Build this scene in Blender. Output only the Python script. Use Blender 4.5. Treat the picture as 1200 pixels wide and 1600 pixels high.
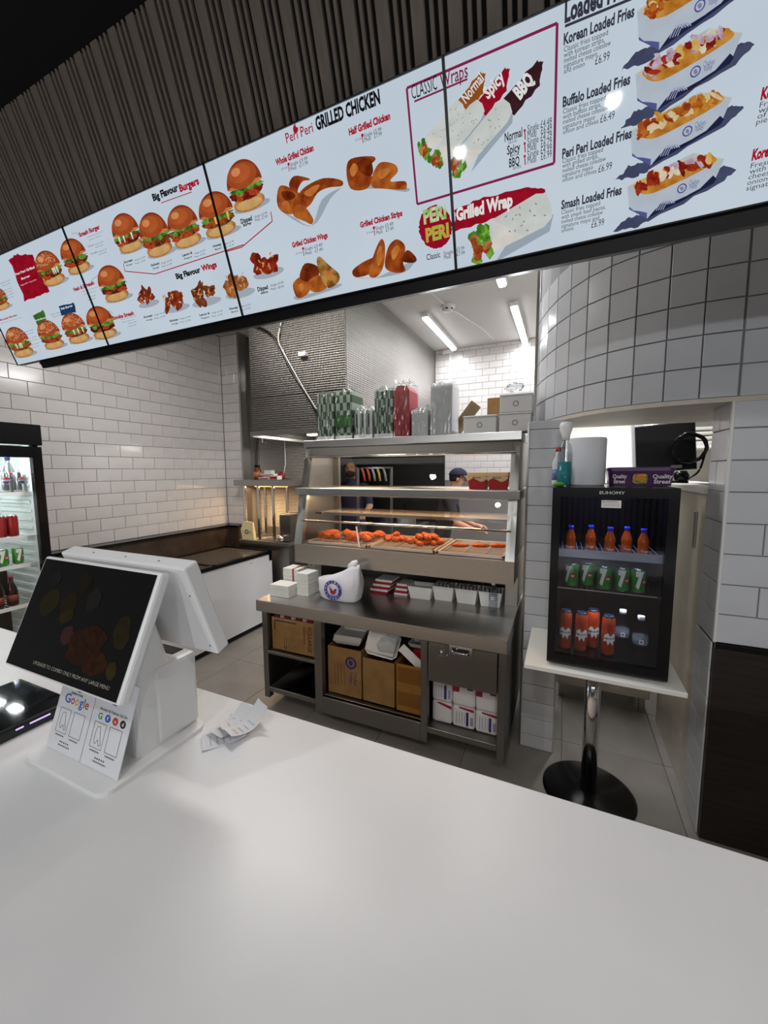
import bpy, bmesh, math, random
from mathutils import Vector as V, Matrix, noise
random.seed(7)
sc = bpy.context.scene
COL = sc.collection
for o in list(bpy.data.objects): bpy.data.objects.remove(o)

# ------------------------------------------------------------------ camera
YAW, PIT, ROL, FPX, H = math.radians(24.414), math.radians(5.8946), math.radians(.382), 619.4, 1.9
_f = V((-math.sin(YAW)*math.cos(PIT), math.cos(YAW)*math.cos(PIT), -math.sin(PIT)))
_r0 = V((math.cos(YAW), math.sin(YAW), 0)); _d0 = _f.cross(_r0)
_r = _r0*math.cos(ROL)+_d0*math.sin(ROL); _d = -_r0*math.sin(ROL)+_d0*math.cos(ROL)
CAM = V((0, 0, H))
cd = bpy.data.cameras.new('camera'); cam = bpy.data.objects.new('camera', cd); COL.objects.link(cam)
mw = Matrix((_r, -_d, -_f)).transposed().to_4x4(); mw.translation = CAM
cam.matrix_world = mw
cd.sensor_fit = 'VERTICAL'; cd.sensor_height = 32; cd.lens = FPX/1600*32; cd.clip_start = .02
sc.camera = cam

# ------------------------------------------------------------------ world, lights, exposure
sc.view_settings.view_transform = 'Standard'; sc.view_settings.look = 'None'
sc.view_settings.gamma = 1; sc.view_settings.use_curve_mapping = False
sc.view_settings.exposure = 0.0
wd = bpy.data.worlds.new('world'); sc.world = wd; wd.use_nodes = True
wd.node_tree.nodes['Background'].inputs[0].default_value = (.8, .85, 1, 1)
wd.node_tree.nodes['Background'].inputs[1].default_value = .05
def area(name, loc, aim, sx, sy, power, col=(1, 1, 1), spread=180):
    l = bpy.data.lights.new(name, 'AREA'); l.shape = 'RECTANGLE'; l.size = sx; l.size_y = sy; l.energy = power; l.color = col
    l.spread = math.radians(spread)
    o = bpy.data.objects.new(name, l); COL.objects.link(o); o.location = loc
    o.rotation_euler = (V(aim)-V(loc)).to_track_quat('-Z', 'Y').to_euler(); return o
def spot(name, loc, aim, power, ang=110, r=.05, col=(1, .98, .95)):
    l = bpy.data.lights.new(name, 'SPOT'); l.energy = power; l.spot_size = math.radians(ang); l.spot_blend = .6; l.shadow_soft_size = r; l.color = col
    o = bpy.data.objects.new(name, l); COL.objects.link(o); o.location = loc
    o.rotation_euler = (V(aim)-V(loc)).to_track_quat('-Z', 'Y').to_euler(); return o
# ceiling downlights over the counter and pendants further back in the shop (their housings are built further down)
SPOTS = [(-2.1, -.5, 3.6), (-.3, -1.0, 3.6), (1.3, -.4, 3.6), (-1.2, -2.2, 3.6), (.9, -2.2, 3.6)]
for i, p in enumerate(SPOTS):
    spot('downlight_lamp', p, (p[0]*.85, p[1]+.9, 0), 47 if i < 3 else 34, 125, .05)
PENDANTS = [(-1.6, -4.8, 2.85), (.4, -4.8, 2.85), (2.2, -4.8, 2.85)]
for p in PENDANTS:
    l = bpy.data.lights.new('pendant_lamp', 'POINT'); l.energy = 105; l.shadow_soft_size = .09; l.color = (.94, .97, 1)
    o = bpy.data.objects.new('pendant_lamp', l); COL.objects.link(o); o.location = (p[0], p[1], p[2]-.16)
# staff-side ceiling panels
area('staff_panel_lamp', (-2.3, 2.5, 3.66), (-2.3, 2.5, 0), 1.2, .3, 42, (1, .97, .93))
# kitchen tubes
TUBES = [(-1.52, 4.5, 5.86, 3.7), (-.56, 4.62, 5.98, 3.7), (-.6, 2.95, 4.1, 3.7), (.66, 4.5, 5.7, 2.58), (.36, 3.45, 4.15, 3.7)]  # last tube is added out of view to brighten the passage floor
for x, y0, y1, z in TUBES:
    area('kitchen_tube_lamp', (x, (y0+y1)/2, z-.1), (x, (y0+y1)/2, 0), .1, y1-y0, 13 if z > 3 and x < 0 else 13 if z < 3 else 60, (.97, .98, 1))

# ------------------------------------------------------------------ pixel -> place helpers
def ray(x, y): return _r*((x-600)/FPX)+_d*((y-800)/FPX)+_f
def onZ(x, y, z): d = ray(x, y); return CAM+d*((z-H)/d.z)
def onY(x, y, Y): d = ray(x, y); return CAM+d*(Y/d.y)
def onX(x, y, X): d = ray(x, y); return CAM+d*(X/d.x)
def onP(x, y, p0, n): d = ray(x, y); return CAM+d*((V(p0)-CAM).dot(n)/d.dot(n))

# ------------------------------------------------------------------ materials
def lin(c):
    if isinstance(c, str): c = tuple(int(c[i:i+2], 16) for i in (0, 2, 4))
    return tuple((((v/255)+.055)/1.055)**2.4 if v > 10.31 else v/255/12.92 for v in c)+(1,)
_mc = {}
def mat(name, c, rough=.5, metal=0, c2=None, nscale=8, stretch=(1, 1, 1), bump=0, bscale=60, spec=.5, emit=0, alpha=1, coat=0, trans=0, ior=1.45, thr=(.35, .65), voro=False):
    if name in _mc: return _mc[name]
    m = bpy.data.materials.new(name); _mc[name] = m; m.use_nodes = True
    nt = m.node_tree; b = nt.nodes['Principled BSDF']; I = b.inputs
    I['Base Color'].default_value = lin(c); I['Roughness'].default_value = rough; I['Metallic'].default_value = metal
    I['Specular IOR Level'].default_value = spec; I['Alpha'].default_value = alpha; I['Coat Weight'].default_value = coat
    I['Transmission Weight'].default_value = trans; I['IOR'].default_value = ior
    if emit: I['Emission Color'].default_value = lin(c); I['Emission Strength'].default_value = emit
    if c2 is not None or bump:
        tc = nt.nodes.new('ShaderNodeTexCoord'); mp = nt.nodes.new('ShaderNodeMapping'); mp.inputs['Scale'].default_value = stretch
        nt.links.new(tc.outputs['Object'], mp.inputs['Vector'])
    if c2 is not None:
        n = nt.nodes.new('ShaderNodeTexNoise'); n.inputs['Scale'].default_value = nscale; n.inputs['Detail'].default_value = 4
        r = nt.nodes.new('ShaderNodeValToRGB'); r.color_ramp.elements[0].position = thr[0]; r.color_ramp.elements[1].position = thr[1]
        r.color_ramp.elements[0].color = lin(c); r.color_ramp.elements[1].color = lin(c2)
        nt.links.new(mp.outputs[0], n.inputs['Vector']); nt.links.new(n.outputs['Fac'], r.inputs[0]); nt.links.new(r.outputs[0], I['Base Color'])
        if emit: nt.links.new(r.outputs[0], I['Emission Color'])
    if bump:
        n2 = nt.nodes.new('ShaderNodeTexVoronoi' if voro else 'ShaderNodeTexNoise'); n2.inputs['Scale'].default_value = bscale
        bp = nt.nodes.new('ShaderNodeBump'); bp.inputs['Strength'].default_value = bump; bp.inputs['Distance'].default_value = .004
        nt.links.new(mp.outputs[0], n2.inputs['Vector']); nt.links.new(n2.outputs[0], bp.inputs['Height']); nt.links.new(bp.outputs[0], I['Normal'])
    return m
def glassmat(name, tint=(255, 255, 255), refl=1.45, rough=.0):
    if name in _mc: return _mc[name]
    m = bpy.data.materials.new(name); _mc[name] = m; m.use_nodes = True; nt = m.node_tree; nt.nodes.clear()
    out = nt.nodes.new('ShaderNodeOutputMaterial'); mx = nt.nodes.new('ShaderNodeMixShader'); t = nt.nodes.new('ShaderNodeBsdfTransparent')
    g = nt.nodes.new('ShaderNodeBsdfGlossy'); lw = nt.nodes.new('ShaderNodeLayerWeight'); lw.inputs[0].default_value = .5
    pw = nt.nodes.new('ShaderNodeMath'); pw.operation = 'POWER'; pw.inputs[1].default_value = 4; nt.links.new(lw.outputs['Facing'], pw.inputs[0])
    f0 = ((refl-1)/(refl+1))**2; fr = nt.nodes.new('ShaderNodeMath'); fr.operation = 'MULTIPLY_ADD'; fr.inputs[1].default_value = .9-f0; fr.inputs[2].default_value = f0; nt.links.new(pw.outputs[0], fr.inputs[0])
    t.inputs[0].default_value = lin(tint); g.inputs['Roughness'].default_value = rough
    nt.links.new(fr.outputs[0], mx.inputs[0]); nt.links.new(t.outputs[0], mx.inputs[1]); nt.links.new(g.outputs[0], mx.inputs[2]); nt.links.new(mx.outputs[0], out.inputs[0])
    return m
SCR = .74   # luminance of the lit menu screens
def pm(c, c2=None, s=60, k=1.0):     # colour shown on a lit screen
    key = 'screen_%s_%s_%s' % (c, c2, k)
    if key in _mc: return _mc[key]
    m = bpy.data.materials.new(key); _mc[key] = m; m.use_nodes = True; nt = m.node_tree; nt.nodes.clear()
    out = nt.nodes.new('ShaderNodeOutputMaterial'); e = nt.nodes.new('ShaderNodeEmission'); e.inputs[1].default_value = SCR*k; e.inputs[0].default_value = lin(c)
    if c2:
        tc = nt.nodes.new('ShaderNodeTexCoord'); n = nt.nodes.new('ShaderNodeTexNoise'); n.inputs['Scale'].default_value = s; n.inputs['Detail'].default_value = 3
        r = nt.nodes.new('ShaderNodeValToRGB'); r.color_ramp.elements[0].position = .35; r.color_ramp.elements[1].position = .65
        r.color_ramp.elements[0].color = lin(c); r.color_ramp.elements[1].color = lin(c2)
        nt.links.new(tc.outputs['Object'], n.inputs['Vector']); nt.links.new(n.outputs['Fac'], r.inputs[0]); nt.links.new(r.outputs[0], e.inputs[0])
    g = nt.nodes.new('ShaderNodeBsdfGlossy'); g.inputs['Roughness'].default_value = .04; g.inputs[0].default_value = (.004, .004, .004, 1)
    a = nt.nodes.new('ShaderNodeAddShader'); nt.links.new(e.outputs[0], a.inputs[0]); nt.links.new(g.outputs[0], a.inputs[1]); nt.links.new(a.outputs[0], out.inputs[0])
    return m
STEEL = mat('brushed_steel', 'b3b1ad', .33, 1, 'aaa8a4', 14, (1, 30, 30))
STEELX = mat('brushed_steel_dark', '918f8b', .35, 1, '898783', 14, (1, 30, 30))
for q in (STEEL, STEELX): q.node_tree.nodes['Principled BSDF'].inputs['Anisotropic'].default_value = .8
CHROME = mat('chrome', 'd6d6d6', .13, 1)
def dimple(name, c, rough, st, k=185):
    m = mat(name, c, rough, 1); nt = m.node_tree; N = nt.nodes.new; L = nt.links.new
    tc = N('ShaderNodeTexCoord'); sx = N('ShaderNodeSeparateXYZ'); L(tc.outputs['Object'], sx.inputs[0])
    def mt(op, a, b=None):
        q = N('ShaderNodeMath'); q.operation = op
        for i, v in enumerate((a, b)):
            if v is None: continue
            if isinstance(v, (int, float)): q.inputs[i].default_value = v
            else: L(v, q.inputs[i])
        return q.outputs[0]
    hz = mt('MULTIPLY', mt('ADD', sx.outputs[0], sx.outputs[1]), k); vt = mt('MULTIPLY', sx.outputs[2], k*.8)
    h = mt('MULTIPLY', mt('SINE', mt('ADD', hz, vt)), mt('SINE', mt('SUBTRACT', hz, vt)))
    bp = N('ShaderNodeBump'); bp.inputs['Strength'].default_value = st; bp.inputs['Distance'].default_value = .006
    L(h, bp.inputs['Height']); L(bp.outputs[0], nt.nodes['Principled BSDF'].inputs['Normal']); return m
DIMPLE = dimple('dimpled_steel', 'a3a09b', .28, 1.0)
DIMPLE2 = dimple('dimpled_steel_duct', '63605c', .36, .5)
WTILE = mat('white_glazed_tile', 'dcd9d8', .12, 0, 'd3cfce', 3, bump=.06, bscale=9, spec=.5)
RTILE = mat('white_wall_tile', 'c6c9ce', .13, 0, 'c0c3c8', 3, bump=.05, bscale=9)
GROUT = mat('grey_grout', '7d7977', .9)
GROUTR = mat('pale_grout', '8a8a8c', .9)
WHITE = mat('white_plastic', 'e6e7e8', .3)
CREAM = mat('cream_plaster', 'cfc9bd', .6, c2='c7c0b3', nscale=5)
BLACK = mat('black_plastic', '08080a', .22, spec=.35)
BLACKM = mat('matt_black', '0d0d0e', .75)
WOODD = mat('dark_brown_laminate', '2a2320', .38, c2='1e1917', nscale=5, stretch=(1, 1, 14))
WOODB = mat('brown_ledge_laminate', '4a3a2e', .3, c2='33281f', nscale=6, stretch=(6, 1, 1))
FLOORT = mat('grey_floor_tile', '8a8580', .32, c2='7f7a75', nscale=4)
CARD = mat('brown_cardboard', '9a7648', .85, c2='8a683d', nscale=9)
CARDO = mat('taped_cardboard', '9b6d2c', .5, c2='8d6126', nscale=9)
PAPER = mat('white_paper', 'e4e3e0', .7)
FOAM = mat('white_foam', 'e9e8e4', .6)
RED = mat('red_print', 'a5161f', .5)
INK = mat('black_ink', '1b1918', .6)
NAVY = mat('navy_ink', '2a2b6b', .6)
GREY = mat('grey_ink', '77767a', .7)
GLASS = glassmat('clear_glass')
FILM = glassmat('clear_plastic_film', (236, 239, 240), 1.55, .18)

# ------------------------------------------------------------------ object helpers
def wm(o):
    m = o.matrix_basis.copy()
    return wm(o.parent) @ o.matrix_parent_inverse @ m if o.parent else m
def obj(name, verts, faces, m, parent=None, mi=None, smooth=False, center=True):
    me = bpy.data.meshes.new(name)
    vs = [V(v) for v in verts]
    c = V((0, 0, 0))
    if center and vs:
        xs, ys, zs = zip(*[tuple(v) for v in vs]); c = V(((min(xs)+max(xs))/2, (min(ys)+max(ys))/2, min(zs)))
    me.from_pydata([tuple(v-c) for v in vs], [], faces)
    for q in (m if isinstance(m, (list, tuple)) else [m]): me.materials.append(q)
    if mi: me.polygons.foreach_set('material_index', mi)
    if smooth: me.polygons.foreach_set('use_smooth', [True]*len(me.polygons))
    me.update()
    o = bpy.data.objects.new(name, me); COL.objects.link(o); o.location = c
    if parent: o.parent = parent; o.matrix_parent_inverse = wm(parent).inverted()
    return o
def bmobj(name, bm, m, parent=None, smooth=False):
    bmesh.ops.recalc_face_normals(bm, faces=bm.faces)
    bm.verts.index_update()
    vs = [v.co.copy() for v in bm.verts]; fs = [[v.index for v in f.verts] for f in bm.faces]; mi = [f.material_index for f in bm.faces]
    bm.free()
    return obj(name, vs, fs, m, parent, mi, smooth)
def tag(o, label=None, cat=None, group=None, kind=None):
    if label: o['label'] = label
    if cat: o['category'] = cat
    if group: o['group'] = group
    if kind: o['kind'] = kind
    return o
def thing(name, label, cat, loc=(0, 0, 0), rz=0, group=None):
    o = bpy.data.objects.new(name, None); COL.objects.link(o); o.location = loc; o.rotation_euler = (0, 0, rz); o.empty_display_size = .05
    return tag(o, label, cat, group)
def dup(root, loc=None, rz=None, label=None, rot=None, scale=None):
    r = root.copy(); COL.objects.link(r)
    if loc is not None: r.location = loc
    if rz is not None: r.rotation_euler = (0, 0, rz)
    if rot is not None: r.rotation_euler = rot
    if scale is not None: r.scale = scale
    if label: r['label'] = label
    for ch in list(root.children):
        c = ch.copy(); COL.objects.link(c); c.parent = r
        for g in list(ch.children):
            d = g.copy(); COL.objects.link(d); d.parent = c
    return r
def bxv(bm, x0, x1, y0, y1, z0, z1, bev=0, mi=0, M=None, seg=1):
    r = bmesh.ops.create_cube(bm, size=1)
    for v in r['verts']: v.co = V((x0+(x1-x0)*(v.co.x+.5), y0+(y1-y0)*(v.co.y+.5), z0+(z1-z0)*(v.co.z+.5)))
    fs = set(f for v in r['verts'] for f in v.link_faces); vs = r['verts']
    if bev:
        es = list(set(e for v in vs for e in v.link_edges))
        q = bmesh.ops.bevel(bm, geom=es, offset=bev, segments=seg, profile=.5, affect='EDGES'); fs = set(q['faces']) | set(f for f in fs if f.is_valid)
        vs = list(set(v for f in fs for v in f.verts))
        fs = set(f for v in vs for f in v.link_faces)
    for f in fs: f.material_index = mi
    if M is not None: bmesh.ops.transform(bm, matrix=M, verts=vs)
    return vs
def box(name, m, x0, x1, y0, y1, z0, z1, parent=None, bev=0, M=None, seg=1):
    bm = bmesh.new(); bxv(bm, x0, x1, y0, y1, z0, z1, bev, 0, M, seg); return bmobj(name, bm, m, parent)
def boxes(name, m, L, parent=None, bev=0):
    bm = bmesh.new()
    for b in L: bxv(bm, *b, bev)
    return bmobj(name, bm, m, parent)
def prism(name, m, poly, w0, w1, axis='x', parent=None):     # poly of (a,b): axis x -> (y,z); y -> (x,z); z -> (x,y)
    f = {'x': lambda a, b, w: (w, a, b), 'y': lambda a, b, w: (a, w, b), 'z': lambda a, b, w: (a, b, w)}[axis]
    n = len(poly); bm = bmesh.new()
    A = [bm.verts.new(f(a, b, w0)) for a, b in poly]; B = [bm.verts.new(f(a, b, w1)) for a, b in poly]
    bm.faces.new(A); bm.faces.new(B[::-1])
    for i in range(n): bm.faces.new([A[i], B[i], B[(i+1) % n], A[(i+1) % n]])
    return bmobj(name, bm, m, parent)
def lathe(name, m, prof, loc=(0, 0, 0), parent=None, seg=20, M=None, mis=None, smooth=True):
    vs = []; fs = []; mi = []
    for r, z in prof:
        for k in range(seg):
            a = 2*math.pi*k/seg; vs.append(V((r*math.cos(a), r*math.sin(a), z)))
    for i in range(len(prof)-1):
        for k in range(seg):
            fs.append([i*seg+k, i*seg+(k+1) % seg, (i+1)*seg+(k+1) % seg, (i+1)*seg+k]); mi.append(mis[i] if mis else 0)
    fs.append(list(range(seg))[::-1]); mi.append(mis[0] if mis else 0)
    fs.append([(len(prof)-1)*seg+k for k in range(seg)]); mi.append(mis[-1] if mis else 0)
    T = Matrix.Translation(loc) @ (M if M is not None else Matrix())
    o = obj(name, [T @ v for v in vs], fs, m, parent, mi)
    if smooth:
        for p in o.data.polygons: p.use_smooth = len(p.vertices) == 4
    return o
def tube(name, m, pts, r, parent=None, seg=8, closed=False):
    pts = [V(p) for p in pts]; n = len(pts); vs = []; fs = []
    up = V((0, 0, 1))
    for i, p in enumerate(pts):
        t = (pts[min(i+1, n-1)]-pts[max(i-1, 0)]).normalized()
        a = t.cross(up) if abs(t.dot(up)) < .95 else t.cross(V((1, 0, 0)))
        a.normalize(); b = t.cross(a)
        for k in range(seg):
            an = 2*math.pi*k/seg; vs.append(p+a*(r*math.cos(an))+b*(r*math.sin(an)))
    for i in range(n-1):
        for k in range(seg): fs.append([i*seg+k, i*seg+(k+1) % seg, (i+1)*seg+(k+1) % seg, (i+1)*seg+k])
    fs.append(list(range(seg))[::-1]); fs.append([(n-1)*seg+k for k in range(seg)])
    return obj(name, vs, fs, m, parent, smooth=True)
def spline(P, n=8):
    P = [V(p) for p in P]; out = []
    for i in range(len(P)-1):
        a, b, c, d = P[max(i-1, 0)], P[i], P[i+1], P[min(i+2, len(P)-1)]
        for k in range(n):
            t = k/n; out.append(.5*((2*b)+(c-a)*t+(2*a-5*b+4*c-d)*t*t+(3*b-a-3*c+d)*t**3))
    return out+[P[-1]]
def blobmesh(name, m, rx, ry, rz, amp=.2, fr=2.2, sub=3, seed=0, parent=None, flat=0):
    bm = bmesh.new(); bmesh.ops.create_icosphere(bm, subdivisions=sub, radius=1)
    from mathutils import noise
    for v in bm.verts:
        d = 1+amp*noise.noise(v.co*fr+V((seed*7.3, seed*3.1, seed)))+amp*.45*noise.noise(v.co*fr*3+V((seed, 0, 0)))
        v.co = V((v.co.x*rx*d, v.co.y*ry*d, v.co.z*rz*d))
        if flat and v.co.z < -rz*flat: v.co.z = -rz*flat
    return bmobj(name, bm, m, parent, True)
# frame = (origin, u, v) in world; text and flat print are laid on it
def frame(o, u, v): return (V(o), V(u).normalized(), V(v).normalized())
def fpt(F, a, b, d=0): return F[0]+F[1]*a+F[2]*b+F[1].cross(F[2])*d
class Flat:
    def __init__(s, F): s.F = F; s.v = []; s.f = []; s.m = []; s.mi = []
    def poly(s, pts, m, d):
        if m not in s.m: s.m.append(m)
        i = len(s.v); s.v += [fpt(s.F, a, b, d) for a, b in pts]; s.f.append(list(range(i, i+len(pts)))); s.mi.append(s.m.index(m))
    def line(s, a, b, w, m, d):
        a = V(a); b = V(b); t = (b-a).normalized(); n = V((-t.y, t.x))*w/2
        s.poly([a+n, a-n, b-n, b+n], m, d)
    def ring(s, c, r0, r1, m, d, n=28, asp=1):
        for k in range(n):
            q = [2*math.pi*(k+j)/n for j in (0, 1)]
            s.poly([(c[0]+r0*math.cos(q[0]), c[1]+r0*asp*math.sin(q[0])), (c[0]+r1*math.cos(q[0]), c[1]+r1*asp*math.sin(q[0])), (c[0]+r1*math.cos(q[1]), c[1]+r1*asp*math.sin(q[1])), (c[0]+r0*math.cos(q[1]), c[1]+r0*asp*math.sin(q[1]))], m, d)
    def build(s, name, parent): 
        if s.v: return obj(name, s.v, s.f, s.m, parent, s.mi)
def ell(cx, cy, rx, ry, n=18, jit=0, rot=0, a0=0, a1=2*math.pi, rnd=random):
    out = []
    full = abs(a1-a0-2*math.pi) < 1e-6
    for k in range(n if full else n+1):
        a = a0+(a1-a0)*k/n; j = 1+jit*(rnd.random()*2-1); x = rx*math.cos(a)*j; y = ry*math.sin(a)*j
        out.append((cx+x*math.cos(rot)-y*math.sin(rot), cy+x*math.sin(rot)+y*math.cos(rot)))
    return out
_tc = {}
def textmesh(s, bold):
    k = (s, bold)
    if k not in _tc:
        cu = bpy.data.curves.new('t', 'FONT'); cu.body = s; cu.resolution_u = 2; cu.offset = bold; cu.fill_mode = 'FRONT'
        o = bpy.data.objects.new('t', cu); COL.objects.link(o)
        dg = bpy.context.evaluated_depsgraph_get(); me = bpy.data.meshes.new_from_object(o.evaluated_get(dg))
        _tc[k] = ([v.co.copy() for v in me.vertices], [list(p.vertices) for p in me.polygons])
        bpy.data.objects.remove(o); bpy.data.curves.remove(cu); bpy.data.meshes.remove(me)
    return _tc[k]
def text(F, s, a, b, m, parent, h=None, d=.0012, bold=0, name='printed_text', into=None, curve=None):
    """lay s on frame F with its baseline from (u,v) a to b; h = cap height (else natural)"""
    vs, fs = textmesh(s, bold)
    if not vs: return
    a = V(a); b = V(b); L = (b-a).length; t = (b-a)/L; n = V((-t.y, t.x))
    x0 = min(v.x for v in vs); x1 = max(v.x for v in vs); kx = L/(x1-x0); ky = (h/.69) if h else kx
    pts = [fpt(F, *(a+t*((v.x-x0)*kx)+n*(v.y*ky)), d) for v in vs]
    if into is not None:
        if m not in into.m: into.m.append(m)
        i = len(into.v); into.v += pts; into.f += [[i+q for q in f] for f in fs]; into.mi += [into.m.index(m)]*len(fs); return
    return obj(name, pts, fs, m, parent)
# tiles: each tile its own object, alike tiles share their mesh
_tm = {}
def tilemesh(w, h, m, th=.007, ch=.0022):
    k = (round(w, 3), round(h, 3), m.name)
    if k in _tm: return _tm[k]
    a, b = w/2, h/2; vs = []
    for z, i in ((0, 0), (th-ch, 0), (th, ch)):
        vs += [(-a+i, -b+i, z), (a-i, -b+i, z), (a-i, b-i, z), (-a+i, b-i, z)]
    fs = [[8, 9, 10, 11]]
    for l in (0, 4):
        for j in range(4): fs.append([l+j, l+(j+1) % 4, l+4+(j+1) % 4, l+4+j])
    me = bpy.data.meshes.new('tile'); me.from_pydata(vs, [], fs); me.materials.append(m); _tm[k] = me; return me
def tile(parent, c, U, W, w, h, m, tilt=.004, name='tile'):
    o = bpy.data.objects.new(name, tilemesh(w, h, m)); COL.objects.link(o)
    N = V(U).cross(V(W)); M = Matrix((V(U), V(W), N)).transposed().to_4x4(); M.translation = c
    M = M @ Matrix.Rotation(random.uniform(-tilt, tilt), 4, 'X') @ Matrix.Rotation(random.uniform(-tilt, tilt), 4, 'Y')
    o.matrix_basis = M; o.parent = parent; o.matrix_parent_inverse = wm(parent).inverted(); return o
def tilewall(parent, O, U, W, ur, vr, tw, th, m, off=.5, gap=.0035, v0=0, u0=0, keep=None):
    """O origin on wall face, U/W axes; tiles fill ur x vr (metres along U and W), running bond"""
    O = V(O); U = V(U); W = V(W); i = math.floor((vr[0]-v0)/th+1e-6); v = v0+i*th
    while v < vr[1]-1e-4:
        a0 = max(v, vr[0]); a1 = min(v+th, vr[1])
        u = u0+(off*tw if i % 2 else 0); u -= math.ceil((u-ur[0])/tw)*tw
        while u < ur[1]-1e-4:
            b0 = max(u, ur[0]); b1 = min(u+tw, ur[1])
            if b1-b0 > .012 and a1-a0 > .012 and (keep is None or keep((b0+b1)/2, (a0+a1)/2)):
                tile(parent, O+U*((b0+b1)/2)+W*((a0+a1)/2), U, W, b1-b0-gap, a1-a0-gap, m)
            u += tw
        v += th; i += 1
def struct(o): o['kind'] = 'structure'; return o

# ================================================================== STRUCTURE
XL = -4.25; CEIL = 3.7; YF = 6.0; YR = 2.383; YC = 2.735
X3 = V((1, 0, 0)); Y3 = V((0, 1, 0)); Z3 = V((0, 0, 1))
floor = struct(box('floor', mat('floor_screed', '5d5956', .9), -5.2, 3.2, -6, 6.1, -.12, -.004))
for i in range(-6, 3):
    for j in range(2, 7):
        tile(floor, V((i*.6+.3+.05, j*.6+.2, -.0065)), X3, Y3, .597, .597, FLOORT, .0005)
cust_floor = mat('customer_floor', '55504c', .5)
struct(box('ceiling_kitchen', mat('white_ceiling', 'd9d8d6', .8), -4.4, 3.2, 1.5, 6.1, CEIL, CEIL+.1))
struct(box('ceiling_customer', mat('black_ceiling', '121316', .8), -5.2, 3.2, -6, 1.5, 3.69, 3.79))
# left wall with running-bond metro tiles
wl = struct(box('wall_left', GROUT, XL-.12, XL-.005, -6, 4.1, 0, 3.7))
tilewall(wl, (XL-.006, 0, 0), Y3, Z3, (1.5, 4.095), (1.19, 3.69), .25, .125, WTILE, .5, u0=.06, v0=1.19)
# nib facing the counter at the far end of the left wall
NX1 = -3.94
wn = struct(box('wall_nib', GROUT, XL-.1, NX1, 4.105, 4.42, 0, 3.7))
tilewall(wn, (0, 4.106, 0), X3, Z3, (XL+.002, NX1), (1.19, 3.69), .25, .125, WTILE, .5, u0=XL+.1, v0=1.19)
struct(box('trim_1', STEEL, NX1, NX1+.03, 4.08, 4.22, 1.0, 3.7))
# dark boxed ledge behind the freezer
tr = struct(boxes('trim_2', WOODB, [(XL, -4.12, 1.0, 4.1, 0, 1.165), (XL, NX1, 3.98, 4.104, 0, 1.165)]))
box('cap', BLACK, XL, -4.10, 1.0, 4.1, 1.165, 1.19, tr); box('cap', BLACK, -4.10, NX1, 3.96, 4.104, 1.165, 1.19, tr)
# stainless wall lining behind the chip station
struct(box('wall_steel', DIMPLE, NX1+.03, -2.62, 4.36, 4.42, 0, 3.7))
struct(boxes('trim_3', CHROME, [(-3.9, -3.875, 4.32, 4.36, 1.0, 3.7), (-3.80, -3.775, 4.33, 4.36, 2.3, 3.7)]))
# kitchen far wall
wk = struct(box('wall_back', GROUT, -4.3, 3.2, YF+.006, YF+.12, 0, 3.7))
tilewall(wk, (0, YF+.005, 0), X3, Z3, (-1.85, -.15), (1.75, 3.7), .19, .095, WTILE, .5, v0=.04)
box('plaster', mat('far_plaster', 'dedcd6', .7), -.15, 3.2, YF-.01, YF+.01, 0, 3.7, wk)
struct(box('wall_kitchen_side', CREAM, 3.1, 3.2, 1.5, 6.1, 0, 3.7))
# front of shop, behind the viewer
def slatmat():
    m = bpy.data.materials.new('slatted_wall'); m.use_nodes = True; nt = m.node_tree; b = nt.nodes['Principled BSDF']
    tc = nt.nodes.new('ShaderNodeTexCoord'); w = nt.nodes.new('ShaderNodeTexWave'); w.inputs['Scale'].default_value = 2.6; r = nt.nodes.new('ShaderNodeValToRGB')
    r.color_ramp.elements[0].position = .2; r.color_ramp.elements[0].color = lin('0a0908'); r.color_ramp.elements[1].position = .3; r.color_ramp.elements[1].color = lin('5a5048')
    nt.links.new(tc.outputs['Object'], w.inputs[0]); nt.links.new(w.outputs[0], r.inputs[0]); nt.links.new(r.outputs[0], b.inputs[0]); return m
struct(box('wall_front', slatmat(), -5.2, 3.2, -6.1, -6, 0, 3.7))
struct(box('wall_customer_left', mat('grey_paint', '8a8785', .7), -5.3, -5.2, -6, 1.5, 0, 3.7))
struct(box('wall_customer_right', mat('grey_paint2', 'a5a4a2', .6), 3.1, 3.2, -6, 1.5, 0, 3.7))
# right wall: 150 mm tiles, square grid above 2.23 m, running bond below
WRX = .705
wr = struct(box('wall_right', GROUTR, WRX, 1.9, YR+.006, 2.64, 1.05, 3.7))
tilewall(wr, (0, YR+.005, 0), X3, Z3, (WRX, 1.62), (1.05, 2.23), .3, .149, RTILE, .5, u0=WRX+.0, v0=1.045, gap=.005)
tilewall(wr, (0, YR+.005, 0), X3, Z3, (WRX+.015, 1.62), (2.23, 3.06), .15, .147, RTILE, 0, u0=WRX+.015, v0=2.23, gap=.005)
# reveal of the right wall, tiled, facing the passage
tilewall(wr, (WRX+.001, 0, 0), -Y3, Z3, (-2.64, -YR-.012), (1.05, 2.21), .3, .149, RTILE, .5, u0=-YR, v0=1.045)
box('corner_bead', mat('white_bead', 'd9d9d8', .3), WRX-.008, WRX+.006, YR-.006, YR+.012, 1.05, 2.225, wr, .003)
# dark panelling below
wp = struct(box('trim_4', WOODD, WRX-.002, 1.9, YR-.012, 2.64, 0, 1.025))
box('cap', BLACK, WRX-.001, 1.9, YR-.018, 2.62, 1.025, 1.048, wp)
tilewall(wr, (WRX-.004, 0, 0), -Y3, Z3, (-2.64, -YR-.012), (0.0, 1.05), .3, .149, RTILE, .5, u0=-YR, v0=1.045-.149*7)
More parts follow.
